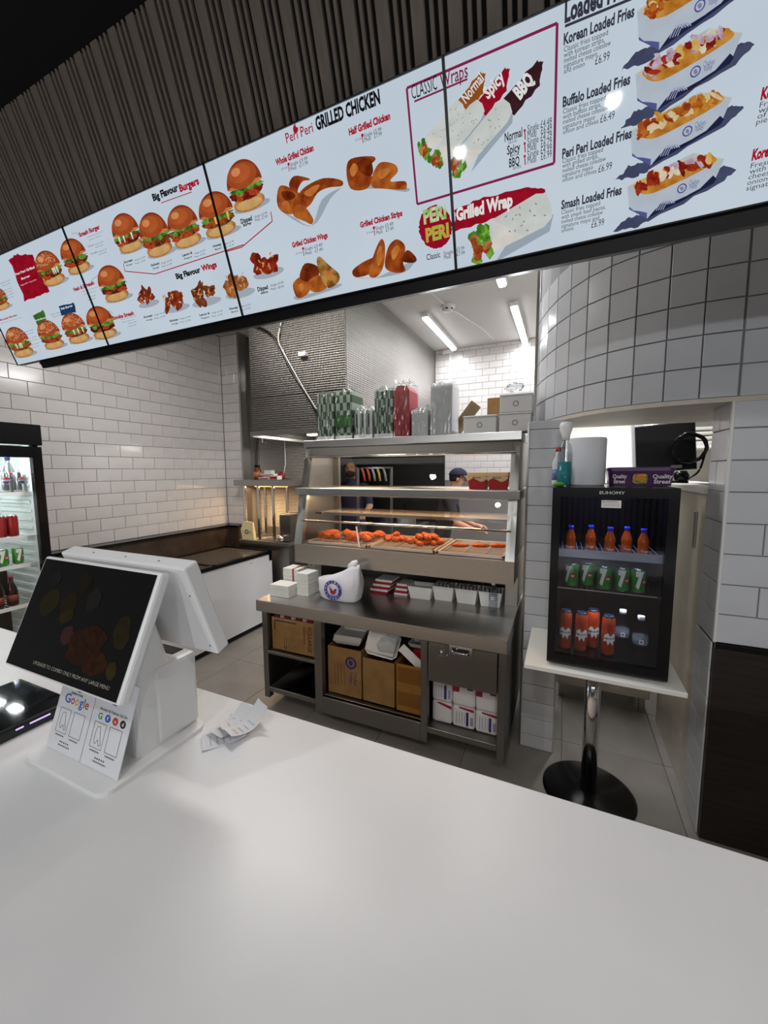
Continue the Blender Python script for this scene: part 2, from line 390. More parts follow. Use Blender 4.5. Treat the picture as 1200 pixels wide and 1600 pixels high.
# curved tiled bulkhead over the passage
CP = [(.715, 2.383), (.57, 2.385), (.432, 2.408), (.305, 2.452), (.19, 2.515), (.088, 2.605), (.002, 2.72), (-.072, 2.85), (-.13, 2.99), (-.175, 3.135), (-.21, 3.28)]
ZB = 2.225
cw = struct(prism('wall_curved', GROUTR, [(x+.001, y+.007) for x, y in CP]+[(-.15, 3.3), (.9, 3.3), (.9, 2.39)], ZB+.006, 3.7, 'z'))
for i in range(len(CP)-1):
    b = V((*CP[i], 0)); a = V((*CP[i+1], 0)); U = (b-a).normalized(); L = (b-a).length
    for k in range(6):
        z0 = ZB+.006+k*.147; tile(cw, (a+b)/2+Z3*(z0+.0735)+U.cross(Z3)*-.0, U, Z3, L-.005, .142, RTILE, .003)
sof = prism('soffit', CREAM, [(x, y-.008) for x, y in CP]+[(-.2, 3.3), (.9, 3.3), (.9, 2.375)], ZB-.016, ZB+.006, 'z', cw)
# column carrying its left end
kc = struct(box('wall_column', GROUTR, -.2, -.006, YC+.006, 3.3, 0, 2.21))
tilewall(kc, (0, YC+.005, 0), X3, Z3, (-.215, -.006), (0, 2.21), .5, .1215, RTILE, 0, u0=-.3, v0=-.03)
tilewall(kc, (-.007, 0, 0), Y3, Z3, (YC+.01, 3.3), (0, 2.21), .25, .1215, RTILE, .5, u0=YC, v0=-.03)
struct(boxes('trim_5', STEELX, [(-.226, -.214, YC-.004, 3.3, 0, 2.21), (-.232, -.212, 3.26, 3.3, 2.21, 3.7)]))

# ------------------------------------------------------------------ tilted slatted bulkhead that carries the menu boards
TT = math.radians(19.5)
BU = V((1, 0, 0)); BV = V((0, -math.sin(TT), math.cos(TT))); BN = BU.cross(BV)   # BN faces the customers, tilted down
BP0 = V((0, 1.5, 2.624)); BF = (BP0, BU, BV)
def bpt(u, v, d=0): return BP0+BU*u+BV*v+BN*d
def slab(name, m, u0, u1, v0, v1, d0, d1, parent=None, bev=0):
    M = Matrix((BU, BV, BN)).transposed().to_4x4(); M.translation = BP0
    return box(name, m, u0, u1, v0, v1, d0, d1, parent, bev, M)
bh = struct(slab('wall_bulkhead', mat('groove_black', '050505', .9), -3.38, 1.9, .06, 1.14, -.20, -.075))
SLAT = mat('grey_brown_slat', '857a6f', .6, c2='786d63', nscale=7, stretch=(10, 1, 1))
u = -3.38; P = .1155
def slatm(w):
    bm = bmesh.new(); bxv(bm, -w/2, w/2, 0, 1.07, 0, .018, .002); me = bpy.data.meshes.new('slat'); bm.to_mesh(me); bm.free(); me.materials.append(SLAT); return me
SM = {w: slatm(w) for w in (.045, .0135)}
while u < 1.85:
    for w, off in ((.045, .0225), (.0135, .06625), (.0135, .09425)):
        o = bpy.data.objects.new('slat', SM[w]); COL.objects.link(o)
        M = Matrix((BU, BV, BN)).transposed().to_4x4(); M.translation = bpt(u+off, .055, -.075); o.matrix_basis = M
        o.parent = bh; o.matrix_parent_inverse = wm(bh).inverted()
    u += P
# black carrying rail under / behind the boards
struct(slab('trim_6', mat('black_rail', '08080a', .35), -3.15, 1.9, -.045, .05, -.11, -.012))
# flat panel closing the bulkhead on the kitchen side
struct(box('wall_bulkhead_back', mat('bulkhead_back', 'cfcdc9', .8), -3.38, 3.1, 1.62, 1.66, 2.66, 3.7))
# ceiling downlight housings
for i, p in enumerate(SPOTS):
    t = thing('downlight', 'small round recessed ceiling downlight behind the viewer', 'light', (p[0], p[1], 3.69), 0, 'downlights over the customer side')
    lathe('bezel', WHITE, [(.045, -.004), (.06, -.004), (.06, 0), (.045, 0)], (p[0], p[1], 3.69), t, 16)
    lathe('lens', mat('lamp_lens', 'fff8ee', .4, emit=30), [(.001, -.001), (.044, -.001), (.044, 0)], (p[0], p[1], 3.69), t, 16)
# kitchen tube lights
for i, (x, y0, y1, zc) in enumerate(TUBES):
    lb = ['white tube light on the kitchen ceiling beside the steel duct', 'white tube light on the kitchen ceiling nearest the curved tiled corner', 'tube light on the ceiling just showing under the menu boards', 'low hung tube light in the back room seen above the drinks fridge', 'added short tube light, unseen behind the curved tiled corner, brightening the passage floor'][i]
    t = thing('tube_light', lb, 'light', (x, (y0+y1)/2, zc), 0, 'kitchen tube lights')
    box('housing', WHITE, x-.045, x+.045, y0, y1, zc-.05, zc-.002, t, .006)
    box('diffuser', mat('tube_diffuser', 'ffffff', .4, emit=7), x-.034, x+.034, y0+.02, y1-.02, zc-.075, zc-.05, t, .01)
    if zc < 3:
        for yy in (y0+.2, y1-.2): tube('hanger', STEEL, [(x, yy, zc), (x, yy, CEIL)], .004, t)
for i, p in enumerate(PENDANTS):
    t = thing('pendant_light', ['left', 'middle', 'right'][i]+' hanging lamp at the shop front behind the viewer', 'light', p, 0, 'pendants at the shop front')
    tube('flex', BLACK, [(p[0], p[1], p[2]), (p[0], p[1], 3.69)], .004, t); lathe('shade', BLACK, [(.03, 0), (.05, -.01), (.13, -.1), (.126, -.1), (.046, -.016)], p, t, 20); lathe('bulb', mat('lamp_lens', 'fff8ee', .4, emit=30), [(.001, -.02), (.03, -.04), (.03, -.07), (.001, -.09)], p, t, 14)
t = thing('smoke_detector', 'round white smoke detector on the kitchen ceiling between the tube lights', 'smoke detector', (-1.23, 4.45, CEIL))
lathe('body', WHITE, [(.075, -.0), (.075, -.02), (.06, -.03), (.055, -.055), (.03, -.062), (.001, -.062)], (-1.23, 4.45, CEIL), t, 20)
for k in range(6):
    a = k*math.pi/3; box('vent', BLACKM, -.012, .012, -.0605, -.056, -.05, -.036, t, 0, Matrix.Translation((-1.23, 4.45, CEIL)) @ Matrix.Rotation(a, 4, 'Z'))
tag(tube('ceiling_cable', WHITE, [(-1.35, 3.6, CEIL-.008), (-1.25, 4.38, CEIL-.008), (-1.23, 4.45, CEIL-.004), (-1.17, 4.7, CEIL-.008), (-1.02, 5.3, CEIL-.008), (-.93, 5.98, CEIL-.008)], .007), 'thin white cable run along the kitchen ceiling through the smoke detector', 'cable')
cdt = tag(boxes('cable_conduit', WHITE, [(-1.63, -1.60, YF-.02, YF-.002, 3.2, 3.66), (-1.72, -1.58, YF-.05, YF-.002, 3.63, 3.69)]), 'white plastic conduit dropping down the far tiled wall from a junction box', 'conduit')
# extraction duct / canopy of dimpled steel hanging over the pass
t = thing('extraction_hood', 'large dimpled stainless steel extraction hood hanging behind the hot cabinet', 'hood', (-2.4, 4.2, 2.29))
HDX0, HDX1, HDY = -2.96, -1.85, 3.24
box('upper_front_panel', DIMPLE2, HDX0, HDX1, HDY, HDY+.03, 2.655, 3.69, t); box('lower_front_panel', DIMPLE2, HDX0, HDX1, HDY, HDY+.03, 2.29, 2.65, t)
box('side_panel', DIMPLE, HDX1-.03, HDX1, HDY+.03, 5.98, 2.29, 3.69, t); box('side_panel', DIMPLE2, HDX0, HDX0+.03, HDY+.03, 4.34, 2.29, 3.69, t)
box('underside', STEELX, HDX0+.03, HDX1-.03, HDY+.03, 4.34, 2.33, 2.36, t)
boxes('gutter', STEELX, [(HDX0-.02, HDX1, HDY-.015, HDY, 2.27, 2.31), (HDX0-.035, HDX0, HDY, 4.34, 2.26, 2.31)], t)
box('hood_lamp', mat('hood_lamp_lens', 'fff6e6', .4, emit=4), -2.75, -2.2, 3.9, 3.98, 2.318, 2.33, t)
area('hood_lamp_light', (-2.5, 3.94, 2.3), (-3.2, 4.3, 1.6), .5, .08, 5, (1, .95, .88))
box('junction_box', WHITE, -2.33, -2.25, HDY-.04, HDY, 2.985, 3.02, t)
pc = lambda x, y: onY(x, y, HDY-.02)
tag(tube('black_cable', BLACK, spline([pc(396, 508), pc(420, 520), pc(436, 540), pc(455, 580), pc(476, 612), pc(492, 640), pc(497, 655), pc(498, 684)], 6), .012), 'thick black cable running down the steel hood to the box stacks', 'cable')
tag(tube('grey_cable', mat('grey_cable', 'b5b2ac', .4), spline([pc(440, 500), pc(435, 530), pc(444, 552), pc(462, 585), pc(480, 616), pc(495, 640)], 6), .007), 'thin grey cable tied alongside the black cable on the hood', 'cable')
sp = onY(386, 680, 4.3)
t = thing('emergency_switch', 'small yellow box with a red stop button on the steel wall', 'switch', sp)
box('housing', mat('switch_yellow', 'd99a1c', .4), sp.x-.06, sp.x+.06, sp.y, sp.y+.06, sp.z-.04, sp.z+.04, t, .008)
lathe('button', mat('stop_red', 'b3221c', .35), [(.028, 0), (.028, .03), (.02, .038)], (sp.x+.012, sp.y, sp.z), t, 14, Matrix.Rotation(math.pi/2, 4, 'X'))

# ================================================================== MENU BOARDS
def buv(x, y):
    p = onP(x, y, BP0, BN)-BP0; return V((p.dot(BU), p.dot(BV)))
EDGES = [-3.385, -2.403, -1.398, -.385, .63]
BHT = .573
SCREENW = pm('d9e7f3', 'd2e1ee', 2)
BEZ = mat('board_bezel', '070709', .35)
BLAB = ['lit menu board at the left end with small burgers and a red splash',
        'lit menu board reading Big Flavour Burgers and Big Flavour Wings',
        'lit menu board reading GRILLED CHICKEN with roast chicken pictures',
        'lit menu board with classic wraps and loaded fries above the curved corner']
boards = []
for i in range(4):
    u0, u1 = EDGES[i], EDGES[i+1]
    t = thing('menu_board', BLAB[i], 'menu board', bpt((u0+u1)/2, 0, -.02), 0, 'menu boards on the slatted bulkhead')
    slab('casing', BLACKM, u0+.002, u1-.002, 0, BHT, -.055, -.002, t)
    slab('screen', SCREENW, u0+.004, u1-.004, .004, BHT-.004, -.002, 0, t)
    fr = [(u0, u0+.0045, 0, BHT), (u1-.0045, u1, 0, BHT), (u0, u1, 0, .0045), (u0, u1, BHT-.0035, BHT)]
    bm = bmesh.new(); M = Matrix((BU, BV, BN)).transposed().to_4x4(); M.translation = BP0
    for a, b, c, d in fr: bxv(bm, a, b, c, d, -.002, .006, 0, 0, M)
    bmobj('bezel', bm, BEZ, t)
    boards.append(t)
K_BLK = pm('17171b'); K_RED = pm('b5152c'); K_GRY = pm('4a4e58'); K_PUR = pm('8d2452'); K_WHT = pm('f4f4f2'); K_DGR = pm('3b3d4c')
Z1 = lambda x, y: (x/2.6667, y/2.6667)
Z2 = lambda x, y: (300+x/3, y/3)
Z3z = lambda x, y: (620+x/3.5567, y/3.5567)
Z4 = lambda x, y: (850+x/3.4286, y/3.4286)
def bt(b, z, s, L, R, m, h, bold=0, d=.0016):
    a = buv(*z(*L)); c = buv(*z(*R)); c.y = a.y if abs(c.y-a.y) < .03 else c.y
    text(BF, s, a, c, m, boards[b], h*(.62 if h > .025 else .54), d, bold*1.7, 'menu_text')
def fbox(z, bb):
    x0, y0, x1, y1 = bb; cx, cy = (x0+x1)/2, (y0+y1)/2
    c = buv(*z(cx, cy)); w = buv(*z(x1, cy)).x-buv(*z(x0, cy)).x; h = buv(*z(cx, y0)).y-buv(*z(cx, y1)).y
    return c, abs(w), abs(h)
def burger(b, z, bb, seed, seeds=False, fill='7d3a22', sauce=None):
    c, w, h = fbox(z, bb); rn = random.Random(seed); F = Flat(BF); r = w/2; x, y = c
    def e(cx, cy, rx, ry, m, d, jit=0, a0=0, a1=2*math.pi, n=22): F.poly(ell(cx, cy, rx, ry, n, jit, 0, a0, a1, rn), m, d)
    e(x+r*.12, y-h*.42, r*1.0, h*.09, pm('a9b4c0'), .0004)
    e(x+r*.02, y-h*.33, r*.86, h*.17, pm('d19a5b', 'b5763a', 25), .0006)
    e(x+r*.02, y-h*.36, r*.72, h*.10, pm('e0b87c', 'd3a262', 25), .0008)
    e(x, y-h*.13, r*.93, h*.14, pm(fill, '3f1c12', 70), .001, .07, n=30)
    for k in range(7): e(x+r*rn.uniform(-.75, .75), y-h*rn.uniform(.08, .24), r*.2, h*.05, pm('a3341c', 'c8542a', 80), .0011, .2, n=9)
    e(x, y-h*.05, r*.9, h*.05, pm('4a7d2c', '2c501e', 60), .0012, .2, n=34)
    for k in range(5): e(x+r*rn.uniform(-.8, .8), y-h*rn.uniform(.02, .12), r*.16, h*.05, pm('7fae43', '4f8030', 60), .0013, .3, n=9)
    if sauce:
        for k in range(3): 
            sx = x+r*rn.uniform(-.6, .6); F.poly([(sx-r*.06, y), (sx+r*.08, y), (sx+r*.04, y-h*.2), (sx-r*.03, y-h*.19)], pm(sauce), .0014)
    top = '9c4220' if not seeds else 'b04a34'
    e(x, y+h*.02, r*.95, h*.47, pm(top, '85341a', 14), .0015, 0, 0, math.pi)
    e(x-r*.05, y+h*.2, r*.8, h*.24, pm('b5562c', 'a84c26', 14), .00165)
    e(x, y+h*.025, r*.95, h*.05, pm('d58b4c', 'c0703a', 20), .0016, .03)
    e(x-r*.12, y+h*.25, r*.58, h*.17, pm('c46334', 'b9572a', 14), .0017)
    e(x-r*.3, y+h*.3, r*.24, h*.08, pm('e6a26c', 'dd9058', 14), .0018)
    if seeds:
        for k in range(60):
            a = rn.uniform(.15, 3); q = rn.random()**.5; e(x+r*.88*q*math.cos(a), y+h*.07+h*.38*q*math.sin(a), r*.03, h*.011, pm('f0d9c0'), .0019, 0, n=5)
    F.build('burger_picture', boards[b])
def pile(b, z, bb, seed, cols=('a5431f', '6f2413'), n=10, name='wings_picture', garnish=True):
    c, w, h = fbox(z, bb); rn = random.Random(seed); F = Flat(BF); x, y = c
    F.poly(ell(x+w*.06, y-h*.36, w*.5, h*.16, 20), pm('b0bac6'), .0004)
    for k in range(n):
        a = rn.uniform(0, 2*math.pi); q = rn.random()**.5*.32
        F.poly(ell(x+w*q*math.cos(a), y+h*q*math.sin(a)-h*.03, w*rn.uniform(.14, .22), h*rn.uniform(.13, .2), 14, .16, rn.uniform(0, 3), rnd=rn), pm(cols[0], cols[1], 45, .8+.1*(k % 4)), .0006+k*.0001)
    for k in range(10): F.poly(ell(x+w*rn.uniform(-.3, .3), y+h*rn.uniform(-.25, .3), w*.05, h*.03, 8, .2, rn.uniform(0, 3), rnd=rn), pm('dd8650', 'e7a878', 60), .002)
    if garnish:
        for k in range(12): F.poly(ell(x+w*rn.uniform(-.3, .3), y+h*rn.uniform(-.25, .3), w*.016, h*.014, 6, .3, 0, rnd=rn), pm('5c8a35'), .0021)
    F.build(name, boards[b])
def polyart(b, z, name, items):
    F = Flat(BF)
    for i, (pts, m) in enumerate(items): F.poly([buv(*z(*p)) for p in pts], m, .0005+i*.00025)
    return F.build(name, boards[b])
def smooth2(pts, n=4):
    P = [V((*p, 0)) for p in pts]; m = len(P); out = []
    for i in range(m):
        a, bb, c, d = P[i-1], P[i], P[(i+1) % m], P[(i+2) % m]
        for k in range(n):
            t = k/n; q = .5*((2*bb)+(c-a)*t+(2*a-5*bb+4*c-d)*t*t+(3*bb-a-3*c+d)*t**3); out.append((q.x, q.y))
    return out
def jag(pts, amp, n=6, seed=1):
    rn = random.Random(seed); out = []
    for i, p in enumerate(pts):
        q = pts[(i+1) % len(pts)]
        for k in range(n): out.append((p[0]+(q[0]-p[0])*k/n+rn.uniform(-amp, amp), p[1]+(q[1]-p[1])*k/n+rn.uniform(-amp, amp)))
    return out
# -- board 1
polyart(0, Z1, 'red_splash', [(jag([(38, 1082), (70, 1060), (140, 1062), (150, 1100), (205, 1215), (180, 1225), (105, 1256)], 4), pm('a8122b', '930d22', 30))])
bt(0, Z1, 'Peri Peri Grilled', (68, 1148), (150, 1125), K_WHT, .02, .02); bt(0, Z1, 'Burger', (92, 1166), (128, 1153), K_WHT, .018, .02); bt(0, Z1, 'Single £4.99   Meal £7.99', (88, 1192), (155, 1172), K_WHT, .011)
burger(0, Z1, (146, 1035, 264, 1202), 11, True, '8a3b20', 'efe9dd'); burger(0, Z1, (-50, 1190, 36, 1300), 12, True); burger(0, Z1, (26, 1355, 130, 1497), 13, True, 'a66a2c', 'efe9dd')
burger(0, Z1, (156, 1328, 260, 1462), 14, True, '8a5a30'); burger(0, Z1, (256, 1298, 366, 1438), 15, True, '7b4a2a', 'efe9dd')
polyart(0, Z1, 'green_label', [(jag([(138, 1315), (180, 1292), (195, 1330), (160, 1360)], 2, 4), pm('47762f', '3b6626', 30))]); polyart(0, Z1, 'blue_label', [(jag([(246, 1275), (308, 1262), (318, 1300), (258, 1316)], 2, 4), pm('20456f', '1a3a60', 30))])
bt(0, Z1, 'Veggie Burger', (145, 1340), (190, 1316), K_WHT, .016, .02); bt(0, Z1, 'Fish Burger', (257, 1291), (306, 1279), K_WHT, .018, .02)
bt(0, Z1, 'Mountain Burgers', (2, 1338), (72, 1312), K_RED, .02, .02); bt(0, Z1, 'Chicken fillet, hash brown, cheese', (5, 1350), (95, 1322), K_GRY, .008)
for q, (x, y) in enumerate([(3, 1190), (10, 1222), (17, 1245), (98, 1393), (112, 1420), (122, 1447), (212, 1320)]):
    bt(0, Z1, 'Single £4.49', (x, y-6), (x+42, y-18), K_GRY, .009); bt(0, Z1, 'Meal £7.49', (x+8, y+4), (x+42, y-6), K_GRY, .009)
bt(0, Z1, 'Hash & S', (310, 1214), (355, 1196), K_RED, .026, .03)
# -- board 2
bt(1, Z1, 'Big Flavour', (641, 838), (748, 802), K_BLK, .038, .03); bt(1, Z1, 'Burgers', (752, 800), (833, 768), K_RED, .038, .03)
bt(1, Z1, 'Big Flavour', (737, 1163), (838, 1132), K_BLK, .034, .03); bt(1, Z1, 'Wings', (843, 1130), (905, 1108), K_RED, .034, .03)
bt(1, Z1, 'Smash Burger', (333, 988), (419, 952), K_RED, .027, .03); bt(1, Z1, 'mash', (359, 1196), (397, 1188), K_RED, .026, .03); bt(1, Z1, 'Smoke Smash', (473, 1333), (559, 1306), K_RED, .027, .03)
for x, y in ((343, 1000), (320, 1226), (480, 1342)):
    bt(1, Z1, 'smashed beef patty, cheese, onions', (x+22, y-8), (x+88, y-30), K_GRY, .008); bt(1, Z1, 'signature burger sauce', (x+30, y+3), (x+80, y-14), K_GRY, .008)
for x, y, a in ((368, 1032, 'Classic'), (382, 1062, 'Double'), (336, 1252, ''), (505, 1360, '')):
    if a: bt(1, Z1, a, (x, y), (x+26, y-9), K_BLK, .013)
    bt(1, Z1, 'Single £5.49', (x+30, y-10), (x+64, y-22), K_GRY, .009); bt(1, Z1, 'Meal £8.49', (x+32, y+2), (x+64, y-9), K_GRY, .009)
burger(1, Z1, (249, 985, 370, 1152), 21); burger(1, Z1, (405, 1098, 530, 1267), 22, False, '5d3a22'); burger(1, Z1, (358, 1270, 481, 1420), 23, False, '5a2416')
burger(1, Z1, (463, 880, 590, 1064), 24, False, '8c2a1c', 'efe9dd'); burger(1, Z1, (577, 877, 712, 1082), 25, False, '8a4a24'); burger(1, Z1, (693, 848, 836, 1042), 26, False, 'b8642a')
burger(1, Z1, (822, 792, 982, 998), 27, False, '9a5a2a', 'e9c46a')
pile(1, Z1, (558, 1188, 652, 1284), 31, ('9c3a28', '6b1d16')); pile(1, Z1, (660, 1203, 778, 1304), 32); pile(1, Z1, (777, 1166, 908, 1280), 33, ('94502a', '5c2414')); pile(1, Z1, (918, 1118, 1048, 1246), 34, ('b8793f', '96512a'))
for n1, n2, x, y in (('Korean', 'Burger', 521, 1098), ('Sichuan', 'Burger', 632, 1111), ('Lemon &', 'Pepper', 762, 1070), ('Honey', 'Mustard', 890, 1032), ('Korean', 'wings', 602, 1326), ('Sichuan', 'wings', 709, 1342), ('Lemon &', 'Pepper', 833, 1318), ('Honey', 'Mustard', 958, 1292)):
    w = 34+(8 if '&' in n1 else 0)
    bt(1, Z1, n1, (x, y), (x+w, y-12), K_BLK, .017, .02); bt(1, Z1, n2, (x+8, y+12), (x+w, y+2), K_BLK, .012, .01)
    bt(1, Z1, 'Single £3.99', (x+w+8, y-10), (x+w+52, y-26), K_GRY, .012); bt(1, Z1, 'Meal  £7.99', (x+w+10, y+4), (x+w+52, y-11), K_GRY, .012)
F = Flat(BF); L = [buv(*Z1(*p)) for p in ((515, 1096), (521, 1130), (646, 1142), (1015, 1020))]
for a, b in zip(L[:-1], L[1:]): F.line(a, b, .004, K_RED, .001)
F.build('red_rule', boards[1]); F = Flat(BF); F.line(buv(*Z1(672, 846)), buv(*Z1(800, 800)), .003, K_RED, .001); F.build('heading_rule', boards[1])
for pts in (((300, 975), (318, 970), (328, 982)), ((405, 1150), (385, 1165), (383, 1180)), ((450, 1295), (468, 1302), (472, 1312))):
    q = [buv(*Z1(*p)) for p in pts]; F = Flat(BF)
    for a, b in zip(q[:-1], q[1:]): F.line(a, b, .003, pm('a8b0bd'), .001)
    F.build('pointer_curl', boards[1])
# -- board 3
burger(2, Z2, (156, 740, 340, 1002), 41, False, '8f2018'); pile(2, Z2, (262, 1153, 414, 1308), 42, ('a03418', '6d1a0e'), garnish=False)
bt(2, Z2, 'Dipped', (232, 1050), (284, 1030), K_BLK, .026, .02); bt(2, Z2, 'Burger', (243, 1063), (282, 1048), K_BLK, .017, .02); bt(2, Z2, 'Dipped', (310, 1366), (358, 1350), K_BLK, .026, .02); bt(2, Z2, 'wings', (323, 1380), (356, 1366), K_BLK, .017, .02)
bt(2, Z2, 'Single £3.99', (295, 1024), (355, 1002), K_GRY, .017); bt(2, Z2, 'Meal  £7.99', (298, 1040), (357, 1018), K_GRY, .017); bt(2, Z2, 'Single £4.99', (370, 1344), (430, 1326), K_GRY, .017); bt(2, Z2, 'Meal  £8.99', (372, 1362), (432, 1342), K_GRY, .017)
bt(2, Z2, 'Peri Peri', (445, 672), (571, 622), K_RED, .045, .005); bt(2, Z2, 'GRILLED CHICKEN', (585, 612), (885, 490), K_BLK, .056, .025)
polyart(2, Z2, 'flame_mark', [(smooth2([(478, 622), (474, 600), (483, 580), (488, 595), (497, 598), (497, 615), (488, 624)]), K_RED)])
bt(2, Z2, 'Whole Grilled Chicken', (396, 777), (573, 708), K_RED, .029, .03); bt(2, Z2, 'Half Grilled Chicken', (738, 636), (931, 562), K_RED, .029, .03)
bt(2, Z2, 'Grilled Chicken Wings', (472, 1161), (638, 1114), K_RED, .027, .03); bt(2, Z2, 'Grilled Chicken Strips', (790, 1068), (988, 1014), K_RED, .027, .03)
for x, y, p1, p2 in ((462, 782, '£9.99', '£11.99'), (808, 647, '£5.99', '£7.99'), (530, 1177, '£3.49', '£7.49'), (862, 1080, '£5.49', '£7.49')):
    bt(2, Z2, 'Single '+p1, (x, y), (x+82, y-30), K_GRY, .021); bt(2, Z2, 'Meal   '+p2, (x+3, y+20), (x+84, y-10), K_GRY, .021); bt(2, Z2, '527 KCAL', (x-42, y+18), (x-10, y+6), K_GRY, .011)
    F = Flat(BF); F.line(buv(*Z2(x-5, y+24)), buv(*Z2(x-9, y-10)), .003, K_RED, .001); F.poly(ell(*buv(*Z2(x-9, y-12)), .005, .005, 8), K_RED, .001); F.build('red_marker', boards[2])
CH1, CH2, CH3 = pm('b4561f', '7a2c0f', 22), pm('c7702c', '8f3a14', 22), pm('8d3a14', '571c0a', 22)
SHD = pm('aab6c3')
HL = pm('d98a45', 'bf6a2c', 30)
polyart(2, Z2, 'chicken_picture', [(smooth2([(410, 985), (480, 1018), (560, 1060), (610, 935), (700, 880), (650, 930), (560, 1062)]), SHD),
    (smooth2([(398, 930), (415, 870), (480, 890), (520, 930), (500, 985), (455, 1005), (410, 980)]), CH2), (smooth2([(455, 870), (480, 825), (545, 835), (550, 845), (520, 850), (500, 880), (490, 905)]), CH1),
    (smooth2([(500, 910), (540, 870), (620, 835), (700, 845), (703, 872), (640, 880), (590, 905), (555, 960), (510, 985), (475, 960)]), CH1),
    (smooth2([(475, 975), (520, 960), (560, 1010), (570, 1035), (560, 1052), (535, 1040), (480, 1015)]), CH2), (smooth2([(420, 900), (470, 900), (485, 925), (440, 940)]), CH3), (smooth2([(525, 905), (575, 870), (600, 872), (560, 920)]), HL), (smooth2([(425, 950), (450, 945), (460, 975), (435, 975)]), HL)])
polyart(2, Z2, 'chicken_picture', [(smooth2([(735, 880), (830, 885), (900, 885), (1000, 900), (1010, 880), (850, 860)]), SHD),
    (smooth2([(724, 800), (745, 745), (840, 732), (860, 750), (820, 790), (845, 830), (820, 885), (745, 885)]), CH1), (smooth2([(770, 770), (830, 740), (850, 800), (835, 825), (800, 815)]), CH3),
    (smooth2([(840, 850), (860, 790), (890, 760), (950, 770), (965, 805), (930, 850), (1000, 850), (1005, 885), (985, 890), (900, 885), (850, 880)]), CH2), (smooth2([(870, 810), (905, 790), (930, 800), (890, 840)]), HL), (smooth2([(740, 800), (760, 765), (780, 790), (755, 830)]), HL)])
polyart(2, Z2, 'chicken_picture', [(smooth2([(480, 1390), (560, 1375), (690, 1330), (680, 1350), (510, 1405)]), SHD), (smooth2([(476, 1325), (520, 1295), (555, 1330), (545, 1375), (500, 1398), (480, 1370)]), CH2),
    (smooth2([(505, 1300), (530, 1235), (590, 1250), (590, 1300), (540, 1320)]), CH3), (smooth2([(545, 1320), (600, 1290), (640, 1330), (610, 1365), (560, 1365)]), CH2), (smooth2([(585, 1225), (600, 1203), (640, 1240), (690, 1285), (685, 1325), (640, 1350), (605, 1300)]), pm('c79a52', '7d4a1c', 30)), (smooth2([(500, 1340), (520, 1325), (525, 1350), (510, 1370)]), HL), (smooth2([(620, 1270), (650, 1275), (660, 1310), (635, 1310)]), HL)])
polyart(2, Z2, 'chicken_picture', [(smooth2([(760, 1300), (850, 1305), (1000, 1275), (1050, 1215), (1040, 1235), (900, 1300)]), SHD), (smooth2([(752, 1270), (800, 1230), (860, 1205), (870, 1225), (840, 1280), (770, 1300)]), CH1),
    (smooth2([(830, 1290), (850, 1200), (885, 1122), (905, 1150), (900, 1240), (870, 1295)]), CH2), (smooth2([(905, 1250), (920, 1160), (960, 1122), (1000, 1155), (990, 1230), (1000, 1270), (950, 1278)]), CH1), (smooth2([(985, 1215), (1010, 1172), (1050, 1205), (1045, 1230), (1000, 1230)]), CH3), (smooth2([(865, 1200), (885, 1150), (892, 1200), (875, 1250)]), HL), (smooth2([(935, 1180), (960, 1150), (975, 1170), (945, 1220)]), HL)])
F = Flat(BF); L = [buv(*Z2(*p)) for p in ((160, 1180), (235, 1158), (377, 1037), (370, 992))]
for a, b in zip(L[:-1], L[1:]): F.line(a, b, .004, K_RED, .001)
F.build('red_rule', boards[2])
bt(2, Z3z, 'CLASSIC', (86, 555), (226, 497), K_BLK, .055, .0)
# -- board 4
def wrapart(b, z, a, c, w, name='wrap_picture'):
    a = V(buv(*z(*a))); c = V(buv(*z(*c))); t = (c-a).normalized(); n = V((-t.y, t.x)); L = (c-a).length; F = Flat(BF); rn = random.Random(int(w*1e4))
    q = lambda s, k: a+t*s+n*k
    F.poly([q(.02, -w*.75), q(L*.9, -w*.7), q(L, -w*.3), q(.1, -w*.2)], pm('a9b5c4'), .0004)
    F.poly([q(0, -w*.42), q(L*.85, -w*.5), q(L*.97, -w*.36), q(L, 0), q(L*.97, w*.36), q(L*.85, w*.5), q(w*.3, w*.5)], pm('dfe3df', 'cfd6d2', 18), .0006)
    F.poly([q(w*.2, -w*.42), q(w*1.3, -w*.48), q(w*.5, w*.49)], pm('ece9e0', 'dddbd2', 18), .0009)
    for k in range(14): F.poly(ell(*q(rn.uniform(w*.9, L*.9), rn.uniform(-w*.35, w*.4)), w*.02, w*.05, 6, .2, rn.random()*3, rnd=rn), pm('a98a78'), .0010)
    for k in range(12): F.poly(ell(*q(rn.uniform(-w*.35, w*.25), rn.uniform(-w*.42, w*.45)), w*.2, w*.14, 10, .3, rn.random()*3, rnd=rn), pm(*(('5c9a2f', '3a7020') if k % 2 else ('8dbf45', '4f8a28')), 60), .0011+k*.00005)
    for k in range(8): F.poly(ell(*q(rn.uniform(-w*.3, w*.15), rn.uniform(-w*.3, w*.3)), w*.17, w*.12, 10, .25, rn.random()*3, rnd=rn), pm(*(('b5562a', '8a3416') if k % 3 else ('c9955a', 'a8642e')), 60), .0018+k*.00005)
    F.build(name, boards[b])
F = Flat(BF); q = [buv(*Z3z(*p)) for p in ((52, 495), (885, 130), (880, 905), (118, 1135))]
u0, u1 = (q[0].x+q[3].x)/2, (q[1].x+q[2].x)/2; v1, v0 = (q[0].y+q[1].y)/2, (q[2].y+q[3].y)/2
for a, b in (((u0, v0), (u0, v1)), ((u0, v1), (u1, v1)), ((u1, v1), (u1, v0)), ((u1, v0), (u0, v0))): F.line(a, b, .007, K_PUR, .001)
F.line(buv(*Z3z(98, 565)), buv(*Z3z(393, 440)), .005, K_PUR, .001); F.build('red_border', boards[3])
